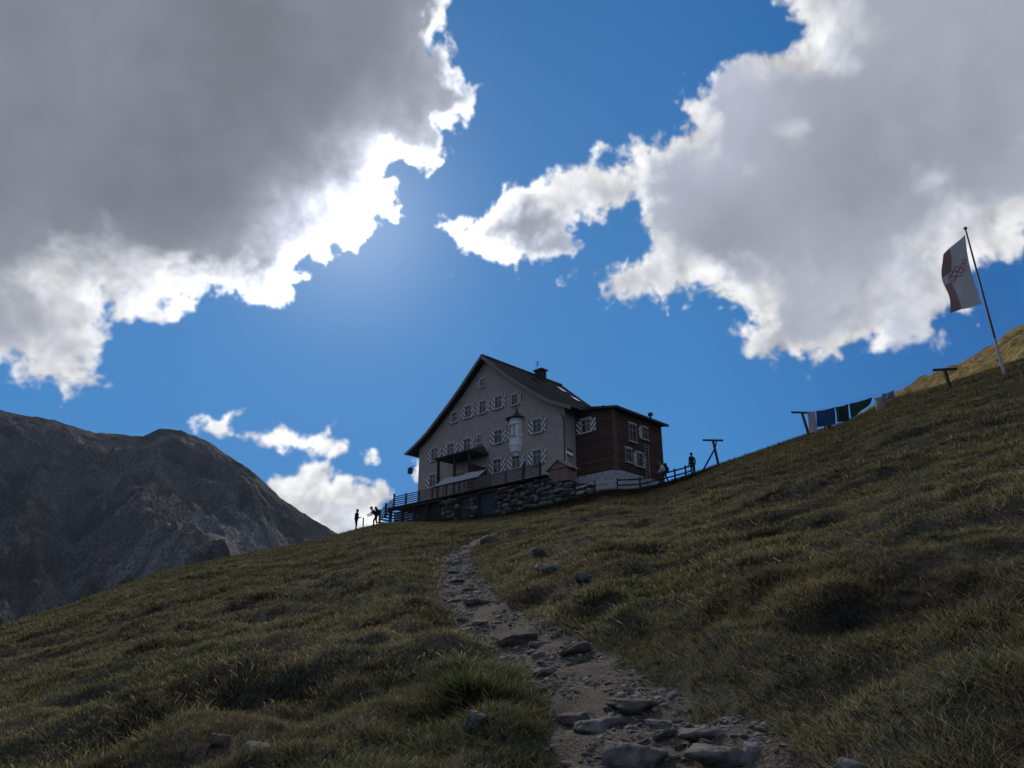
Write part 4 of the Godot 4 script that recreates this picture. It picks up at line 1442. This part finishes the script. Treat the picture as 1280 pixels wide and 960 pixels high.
func build_line_and_flag() -> void:
	t_post("timber T-post propped by a slanting brace next to the standing hiker", 15.51, -56.22, 2.15, 1.5, 0.15, 0.28, true)
	t_post("timber T-post beside the lilac towel at the lower end of the clothes line", 21.30, -53.02, 1.85, 1.5, 0.10, 0.30, false)
	t_post("timber T-post at the empty upper end of the clothes line", 25.13, -41.53, 1.28, 1.25, 0.35, 0.08, false)
	var a := Vector3(21.15, ground_y(21.3, -53.02) + 1.82, -53.0)
	var b := Vector3(25.08, ground_y(25.13, -41.53) + 1.25, -41.55)
	for k in 3:
		var off := Vector3(-0.5 + k * 0.5, 0.0, -0.1 + k * 0.1)
		var st := st_new()
		var pts := []
		var rad := []
		for i in 9:
			var t := i / 8.0
			pts.append(a.lerp(b, t) + off + Vector3.DOWN * 0.32 * 4.0 * t * (1.0 - t))
			rad.append(0.006)
		tube(st, pts, rad, 5)
		var w := part("washing_line", st.commit(), plain("wire", Color(0.10, 0.10, 0.11), 0.5, 0.5), self)
		tag(w, ["bare outer wire of the clothes line, left end of the crossbars", "middle clothes line wire carrying the sheets and blanket", "inner clothes line wire carrying the pale grey shirt"][k], "wire", "clothes line wires")
	var items := [
		["towel", "lilac towel hanging next to the lower T-post", 0.035, 0.10, 1.55, Color(0.42, 0.33, 0.40), 0.0, 0.45],
		["towel", "orange towel hanging low behind the blue sheet", 0.075, 0.16, 1.55, Color(0.36, 0.12, 0.03), 0.0, 1.05],
		["sheet", "bright blue sheet on the clothes line between lilac and dark green", 0.10, 0.25, 1.22, Color(0.025, 0.075, 0.19), 0.0, 0.5],
		["sheet", "dark green sheet hanging right of the bright blue one", 0.255, 0.36, 1.15, Color(0.014, 0.035, 0.032), 0.0, 0.5],
		["blanket", "green blanket tapering to a point along the clothes line", 0.365, 0.53, 1.05, Color(0.02, 0.058, 0.030), 0.6, 0.5],
		["shirt", "pale grey shirt on the line above the green blanket", 0.50, 0.57, 0.95, Color(0.30, 0.29, 0.28), 0.2, 0.9],
		["cloth", "faded blue cloth at the upper end of the washing", 0.60, 0.68, 0.65, Color(0.13, 0.15, 0.22), 0.3, 0.5],
	]
	var sd := 1
	for q in items:
		var off := Vector3(-0.5 + q[7], 0, -0.1 + q[7] * 0.2)
		var ta: float = q[2]
		var tb: float = q[3]
		var pa := a.lerp(b, ta) + off + Vector3.DOWN * 0.32 * 4.0 * ta * (1.0 - ta)
		var pb := a.lerp(b, tb) + off + Vector3.DOWN * 0.32 * 4.0 * tb * (1.0 - tb)
		cloth(q[0], q[1], pa, pb, q[4], q[5], sd, q[6])
		sd += 1
	# tall banner flag
	var base := Vector3(25.45, ground_y(25.45, -37.16) - 0.1, -37.16)
	var pole := thing("flagpole", "tall dark flagpole leaning slightly on the upper slope", "flagpole", base)
	var lean := Vector3(-0.28, 8.75, 0.0)
	var st2 := st_new()
	tube(st2, [Vector3.ZERO, lean * 0.25], [0.075, 0.072], 10)
	part("foot", st2.commit(), plain("pole_foot", Color(0.28, 0.27, 0.26), 0.6), pole)
	st2 = st_new()
	tube(st2, [lean * 0.25, lean], [0.068, 0.045], 10)
	part("shaft", st2.commit(), plain("pole_shaft", Color(0.035, 0.035, 0.04), 0.45, 0.3), pole)
	st2 = st_new()
	tube(st2, [lean, lean + Vector3(0, 0.05, 0), lean + Vector3(0, 0.13, 0), lean + Vector3(0, 0.17, 0)], [0.05, 0.10, 0.10, 0.03], 10)
	part("finial", st2.commit(), plain("pole_shaft", Color(0.035, 0.035, 0.04), 0.45, 0.3), pole)
	var im := Image.create(96, 256, false, Image.FORMAT_RGB8)
	im.fill(Color(0.58, 0.57, 0.59))
	for y in 256:
		var edge := 27.0 + 7.0 * sin(y * 0.02 + 1.0)
		for x in 96:
			if x < edge and (y < 92 or y > 128):
				im.set_pixel(x, y, Color(0.45, 0.34, 0.35))
	# handwriting-like red emblem across the middle
	for k in 5:
		for t in 60:
			var u := t / 59.0
			var px := int(20 + u * 56 + 2.0 * sin(k * 2.0))
			var py := int(98 + k * 9 - u * 22 + 6.0 * sin(u * 14.0 + k * 1.7))
			im.fill_rect(Rect2i(px, py, 3, 3), Color(0.46, 0.28, 0.30))
	for k in 2:
		for t in 40:
			im.fill_rect(Rect2i(46 + t, 176 + k * 10 - int(t * 0.25), 2, 2), Color(0.55, 0.55, 0.58))
	var fm := StandardMaterial3D.new()
	fm.resource_name = "flag_cloth"
	fm.albedo_texture = ImageTexture.create_from_image(im)
	fm.roughness = 0.9
	fm.cull_mode = BaseMaterial3D.CULL_DISABLED
	fm.backlight_enabled = true
	fm.backlight = Color(0.5, 0.5, 0.5)
	var top := lean * 0.965 + Vector3(-0.10, 0, 0)
	var bottom := lean * 0.475 + Vector3(-0.30, 0, 0)
	st2 = st_new()
	st2.set_smooth_group(0)
	var g := []
	var gu := []
	for j in 33:
		var row := []
		var ru := []
		for i in 13:
			var u := i / 12.0
			var t := j / 32.0
			var hoist := top.lerp(bottom, t)
			var wave := sin(t * 7.0 + u * 2.5) * 0.18 * u + sin(u * 7.0 - t * 4.0) * 0.11
			var fly := Vector3(-1.75 + 0.08 * sin(t * 5.0), -1.45 + 0.85 * t, 0.2)
			row.append(hoist + fly * u + Vector3(wave * 0.35, 0, wave))
			ru.append(Vector2(1.0 - u, t))
		g.append(row)
		gu.append(ru)
	for j in 32:
		for i in 12:
			for q in [[j, i], [j + 1, i], [j, i + 1], [j, i + 1], [j + 1, i], [j + 1, i + 1]]:
				st2.set_uv(gu[q[0]][q[1]])
				st2.add_vertex(g[q[0]][q[1]])
	st2.index()
	st2.generate_normals()
	var flag := part("banner_flag", st2.commit(), fm, self)
	flag.position = base
	tag(flag, "pale banner flag with dull red edge and red script flying on the pole", "flag")

# ---------------------------------------------------------------- people
# one continuous skin round a skeleton of tapered bones, meshed as surface nets; bones: a, b, ra, rb, colour
func body_mesh(bones: Array, cell: float) -> ArrayMesh:
	var lo := Vector3(1e9, 1e9, 1e9)
	var hi := -lo
	for b in bones:
		for k in 2:
			var r: float = b[2 + k] + cell * 3.0
			lo = lo.min(b[k] - Vector3(r, r, r))
			hi = hi.max(b[k] + Vector3(r, r, r))
	var n := Vector3i(((hi - lo) / cell).ceil()) + Vector3i.ONE
	var f := PackedFloat32Array()
	f.resize(n.x * n.y * n.z)
	f.fill(9.0)
	var sm := 0.022
	for b in bones:
		var a: Vector3 = b[0]
		var ab: Vector3 = b[1] - a
		var l2 := maxf(ab.length_squared(), 1e-8)
		var reach: float = maxf(b[2], b[3]) + 0.08
		var c0 := Vector3i(((a.min(b[1]) - Vector3.ONE * reach - lo) / cell).floor()).clamp(Vector3i.ZERO, n - Vector3i.ONE)
		var c1 := Vector3i(((a.max(b[1]) + Vector3.ONE * reach - lo) / cell).ceil()).clamp(Vector3i.ZERO, n - Vector3i.ONE)
		for z in range(c0.z, c1.z + 1):
			for y in range(c0.y, c1.y + 1):
				var k := (z * n.y + y) * n.x
				for x in range(c0.x, c1.x + 1):
					var p := lo + Vector3(x, y, z) * cell
					var t := clampf((p - a).dot(ab) / l2, 0.0, 1.0)
					var d := p.distance_to(a + ab * t) - lerpf(b[2], b[3], t)
					var e := f[k + x]
					var h := maxf(sm - absf(d - e), 0.0) / sm
					f[k + x] = minf(d, e) - h * h * sm * 0.25
	var vid := {}
	var vs := PackedVector3Array()
	var cs := PackedColorArray()
	var corner := []
	for i in 8:
		corner.append(Vector3i(i & 1, (i >> 1) & 1, (i >> 2) & 1))
	var edges := [[0, 1], [2, 3], [4, 5], [6, 7], [0, 2], [1, 3], [4, 6], [5, 7], [0, 4], [1, 5], [2, 6], [3, 7]]
	var sx := n.x
	var sxy := n.x * n.y
	for z in n.z - 1:
		for y in n.y - 1:
			for x in n.x - 1:
				var k0 := z * sxy + y * sx + x
				var v := [f[k0], f[k0 + 1], f[k0 + sx], f[k0 + sx + 1], f[k0 + sxy], f[k0 + sxy + 1], f[k0 + sxy + sx], f[k0 + sxy + sx + 1]]
				var any_in := false
				var any_out := false
				for q in v:
					if q < 0.0:
						any_in = true
					else:
						any_out = true
				if not (any_in and any_out):
					continue
				var s := Vector3.ZERO
				var m := 0
				for e in edges:
					var va: float = v[e[0]]
					var vb: float = v[e[1]]
					if (va < 0.0) != (vb < 0.0):
						s += Vector3(corner[e[0]]).lerp(Vector3(corner[e[1]]), va / (va - vb))
						m += 1
				var p := lo + (Vector3(x, y, z) + s / m) * cell
				vid[k0] = vs.size()
				vs.append(p)
				var best := 1e9
				var col := Color.BLACK
				for b in bones:
					var ab: Vector3 = b[1] - b[0]
					var t := clampf((p - b[0]).dot(ab) / maxf(ab.length_squared(), 1e-8), 0.0, 1.0)
					var d: float = p.distance_to(b[0] + ab * t) - lerpf(b[2], b[3], t)
					if d < best:
						best = d
						col = b[4]
				cs.append(col)
	var st := st_new()
	st.set_smooth_group(0)
	var step := [1, sx, sxy]
	for k0 in vid:
		for ax in 3:
			var k1: int = k0 + step[ax]
			if k1 >= f.size() or (f[k0] < 0.0) == (f[k1] < 0.0):
				continue
			var u: int = step[(ax + 1) % 3]
			var w: int = step[(ax + 2) % 3]
			if not (vid.has(k0 - u) and vid.has(k0 - w) and vid.has(k0 - u - w)):
				continue
			var q := [vid[k0], vid[k0 - u], vid[k0 - u - w], vid[k0 - w]]
			var order := [0, 1, 2, 0, 2, 3] if f[k0] < 0.0 else [0, 2, 1, 0, 3, 2]
			for i in order:
				st.set_color(cs[q[i]])
				st.add_vertex(vs[q[i]])
	st.index()
	st.generate_normals()
	return st.commit()

# a figure 1.75 m tall standing at the origin and facing +x; pose gives joint places
func figure(pose: Dictionary, shirt: Color, trousers: Color, skin: Color, hair: Color, sleeve: Color) -> Array:
	var b := []
	var hip: Vector3 = pose.get("hip", Vector3(0, 0.92, 0))
	var chest: Vector3 = pose.get("chest", Vector3(0.02, 1.34, 0))
	var neck: Vector3 = chest + (chest - hip).normalized() * 0.14
	var head: Vector3 = pose.get("head", neck + Vector3(0.03, 0.17, 0))
	b.append([hip + Vector3(0, 0.02, -0.07), hip + Vector3(0, 0.02, 0.07), 0.125, 0.125, trousers])
	b.append([hip + Vector3(0, 0.06, 0), chest, 0.13, 0.145, shirt])
	b.append([chest + Vector3(0, 0.04, -0.12), chest + Vector3(0, 0.04, 0.12), 0.085, 0.085, shirt])
	b.append([chest, neck, 0.09, 0.055, shirt])
	b.append([neck, head, 0.05, 0.055, skin])
	b.append([head + Vector3(0, -0.045, 0), head + Vector3(0, 0.05, 0), 0.072, 0.088, skin])
	b.append([head + Vector3(-0.02, 0.055, 0), head + Vector3(-0.035, 0.02, 0), 0.094, 0.085, hair])
	b.append([head + Vector3(0.08, -0.01, 0), head + Vector3(0.10, -0.02, 0), 0.016, 0.013, skin])
	b.append([head + Vector3(0.05, -0.085, -0.012), head + Vector3(0.05, -0.085, 0.012), 0.03, 0.03, skin])
	for s in [-1, 1]:
		b.append([head + Vector3(0.0, -0.005, s * 0.083), head + Vector3(0.0, 0.015, s * 0.086), 0.014, 0.014, skin])
		var foot: Vector3 = pose.get("foot_r" if s > 0 else "foot_l", Vector3(0.0, 0.08, s * 0.10))
		var knee: Vector3 = pose.get("knee_r" if s > 0 else "knee_l", (hip + foot) * 0.5 + Vector3(0.03, 0.01, s * 0.05))
		var hj := hip + Vector3(0, -0.02, s * 0.085)
		b.append([hj, knee, 0.092, 0.06, trousers])
		b.append([knee, foot, 0.06, 0.042, trousers])
		b.append([foot + Vector3(-0.05, -0.03, 0), foot + Vector3(0.16, -0.04, 0), 0.045, 0.035, Color(0.03, 0.025, 0.02)])
		var sh := chest + Vector3(0, 0.06, s * 0.19)
		var hand: Vector3 = pose.get("hand_r" if s > 0 else "hand_l", chest + Vector3(0.08, -0.52, s * 0.25))
		var elbow: Vector3 = pose.get("elbow_r" if s > 0 else "elbow_l", (sh + hand) * 0.5 + Vector3(-0.06, 0, s * 0.05))
		b.append([sh, elbow, 0.056, 0.044, sleeve])
		b.append([elbow, hand, 0.043, 0.03, sleeve])
		var dir := (hand - elbow).normalized()
		b.append([hand, hand + dir * 0.07, 0.03, 0.034, skin])
		for k in 4:
			var root := hand + dir * 0.09 + Vector3(0, 0, (k - 1.5) * 0.02)
			b.append([root, root + dir * (0.05 + 0.01 * (1 if k == 1 or k == 2 else 0)) + Vector3(0.012, -0.01, 0), 0.010, 0.008, skin])
		b.append([hand + dir * 0.03, hand + dir * 0.06 + Vector3(0.04, 0.0, -s * 0.02), 0.013, 0.010, skin])
	for q in b.size():
		if b[q][2] > 0.035:
			b[q][2] *= 1.12
			b[q][3] *= 1.12
	return b

func person(label: String, x: float, z: float, turn: float, bones: Array, sink := 0.0) -> Node3D:
	var o := part("person", body_mesh(bones, 0.02), vertex_mat("person_cloth", 0.85), self)
	tag(o, label, "person")
	o.position = Vector3(x, ground_y(x, z) - sink, z)
	o.rotation.y = turn
	o.scale = Vector3.ONE * 1.08
	return o

func backpack(label: String, who: Node3D, at: Vector3, tilt: float, c: Color, tall := 0.58) -> void:
	var o := Node3D.new()
	o.name = numbered("backpack")
	add_child(o)
	o.position = who.position + who.basis * at
	o.rotation = Vector3(0, who.rotation.y, 0)
	tag(o, label, "backpack")
	var m := surface("pack_%d" % used_names["backpack"], c, 0.3, 4.0, 0.2)
	var up := Vector3(sin(tilt), cos(tilt), 0)
	var fwd := Vector3(cos(tilt), -sin(tilt), 0)
	var bones := []
	for s in [-1, 1]:
		bones.append([up * (-tall * 0.4) + Vector3(0, 0, s * 0.09), up * (tall * 0.36) + Vector3(0, 0, s * 0.07), 0.135, 0.115, c])
	bones.append([up * (-tall * 0.25) - fwd * 0.12, up * (tall * 0.05) - fwd * 0.12, 0.09, 0.08, c])
	part("sack", body_mesh(bones, 0.022), m, o)
	var st := st_new()
	beam(st, up * tall * 0.5 + Vector3(0, 0, -0.2), up * tall * 0.5 + Vector3(0, 0, 0.2), 0.16, 0.16)
	part("lid", st.commit(), m, o)

func walking_pole(label: String, a: Vector3, b: Vector3) -> void:
	var o := thing("walking_pole", label, "pole", b)
	var st := st_new()
	tube(st, [Vector3.ZERO, (a - b)], [0.008, 0.011], 6)
	part("shaft", st.commit(), plain("pole_metal", Color(0.2, 0.2, 0.21), 0.4, 0.5), o)
	st = st_new()
	var d := (a - b).normalized()
	tube(st, [(a - b) - d * 0.12, (a - b) + d * 0.02], [0.018, 0.02], 6)
	part("grip", st.commit(), plain("pole_grip", Color(0.02, 0.02, 0.02), 0.8), o)

func build_people() -> void:
	var skin := Color(0.30, 0.18, 0.13)
	var dark := Color(0.018, 0.018, 0.022)
	# on the brow left of the hut
	person("slim person in dark clothes on the brow with hands held together in front", -13.30, -65.66, 0.0,
		figure({"foot_l": Vector3(-0.02, 0.08, -0.07), "foot_r": Vector3(0.03, 0.08, 0.07), "hand_l": Vector3(0.30, 1.12, -0.06), "hand_r": Vector3(0.30, 1.10, 0.06), "elbow_l": Vector3(0.06, 1.08, -0.24), "elbow_r": Vector3(0.06, 1.08, 0.24), "head": Vector3(0.06, 1.62, 0)}, dark, Color(0.014, 0.014, 0.018), skin, Color(0.02, 0.014, 0.01), dark))
	var p2 := person("hiker stooping forward under a big backpack at the foot of the steps", -11.9, -67.0, PI,
		figure({"hip": Vector3(-0.05, 0.90, 0), "chest": Vector3(0.22, 1.24, 0), "head": Vector3(0.40, 1.50, 0), "foot_l": Vector3(-0.18, 0.08, -0.1), "foot_r": Vector3(0.14, 0.08, 0.1), "knee_r": Vector3(0.16, 0.48, 0.1), "hand_l": Vector3(0.62, 0.95, -0.18), "hand_r": Vector3(0.60, 0.92, 0.2), "elbow_l": Vector3(0.38, 1.02, -0.27), "elbow_r": Vector3(0.38, 1.0, 0.27)}, dark, dark, skin, Color(0.02, 0.014, 0.01), Color(0.26, 0.25, 0.25)))
	backpack("bulky dark backpack on the stooping hiker's back", p2, Vector3(-0.12, 1.26, 0), 0.5, Color(0.02, 0.02, 0.03), 0.62)
	walking_pole("thin walking pole held by the stooping hiker", p2.position + p2.basis * Vector3(0.64, 0.95, 0.2), p2.position + p2.basis * Vector3(0.80, 0.0, 0.25))
	# on the brow right of the hut
	var p3 := person("hiker in a pale shirt walking past the corner of the timber annex", 12.45, -61.6, PI,
		figure({"hip": Vector3(-0.02, 0.9, 0), "chest": Vector3(0.12, 1.30, 0), "head": Vector3(0.22, 1.58, 0), "foot_l": Vector3(-0.28, 0.1, -0.09), "foot_r": Vector3(0.25, 0.08, 0.09), "knee_r": Vector3(0.20, 0.5, 0.09), "hand_l": Vector3(0.40, 0.98, -0.22), "hand_r": Vector3(0.36, 0.95, 0.24)}, Color(0.45, 0.45, 0.46), Color(0.03, 0.03, 0.035), skin, Color(0.02, 0.014, 0.01), Color(0.52, 0.52, 0.53)))
	backpack("large black backpack carried by the hiker in the pale shirt", p3, Vector3(-0.18, 1.22, 0), 0.2, Color(0.012, 0.012, 0.014), 0.66)
	var p4 := person("standing person in dark clothes seen from behind beside the braced post", 14.95, -62.2, PI / 2.0 + 0.25,
		figure({"hand_l": Vector3(0.10, 0.84, -0.24), "hand_r": Vector3(0.06, 0.82, 0.24), "elbow_l": Vector3(-0.05, 1.10, -0.26), "elbow_r": Vector3(-0.05, 1.10, 0.26)}, dark, Color(0.016, 0.016, 0.02), skin, Color(0.015, 0.012, 0.01), dark), 0.0)
	walking_pole("thin walking pole in the hand of the person beside the braced post", p4.position + p4.basis * Vector3(0.06, 0.88, -0.30), p4.position + p4.basis * Vector3(0.14, -0.02, -0.34))
	# single marker post by the steps
	var mp := thing("marker_post", "short dark marker post in the turf beside the stooping hiker", "post", Vector3(-12.75, ground_y(-12.75, -66.0), -66.0))
	part("shaft", box_mesh(Vector3(0.09, 1.9, 0.09)), mats["dark_wood"], mp)
	var cp := part("cap", box_mesh(Vector3(0.12, 0.05, 0.12)), mats["dark_wood"], mp)
	cp.position.y = 0.975

func _ready() -> void:
	var t0 := Time.get_ticks_msec()
	# camera
	var cam := Camera3D.new()
	cam.name = "camera"
	add_child(cam)
	cam.position = Vector3.ZERO
	cam.rotation_degrees = Vector3(20.0, 0, 0)
	cam.fov = 53.08
	cam.near = 0.05
	cam.far = 20000.0
	cam.current = true
	# sky, exposure
	var sky := Sky.new()
	var pano := PanoramaSkyMaterial.new()
	pano.panorama = make_sky()
	sky.sky_material = pano
	var env := Environment.new()
	env.background_mode = Environment.BG_SKY
	env.sky = sky
	env.tonemap_mode = Environment.TONE_MAPPER_LINEAR
	env.tonemap_exposure = 1.0
	env.fog_enabled = true
	env.fog_density = 0.00008
	env.fog_light_color = Color(0.80, 0.88, 1.0)
	env.sdfgi_enabled = true
	env.ssao_enabled = true
	env.ssil_enabled = true
	var we := WorldEnvironment.new()
	we.name = "world_environment"
	we.environment = env
	add_child(we)
	# the sun, veiled by the edge of the cloud
	var sun := DirectionalLight3D.new()
	sun.name = "sun"
	sun.light_color = Color(1.0, 0.97, 0.92)
	sun.light_energy = 0.8
	sun.light_angular_distance = 9.0
	sun.shadow_enabled = true
	add_child(sun)
	sun.look_at_from_position(Vector3.ZERO, -sun_to, Vector3.UP)
	print("sky ", Time.get_ticks_msec() - t0)
	prepare_terrain()
	build_terrain()
	build_mountain()
	build_far_slope()
	print("terrain ", Time.get_ticks_msec() - t0)
	build_hut()
	build_terrace()
	build_line_and_flag()
	build_people()
	print("hut, people ", Time.get_ticks_msec() - t0)
	build_path()
	print("path ", Time.get_ticks_msec() - t0)
	build_grass()
	print("grass ", Time.get_ticks_msec() - t0)
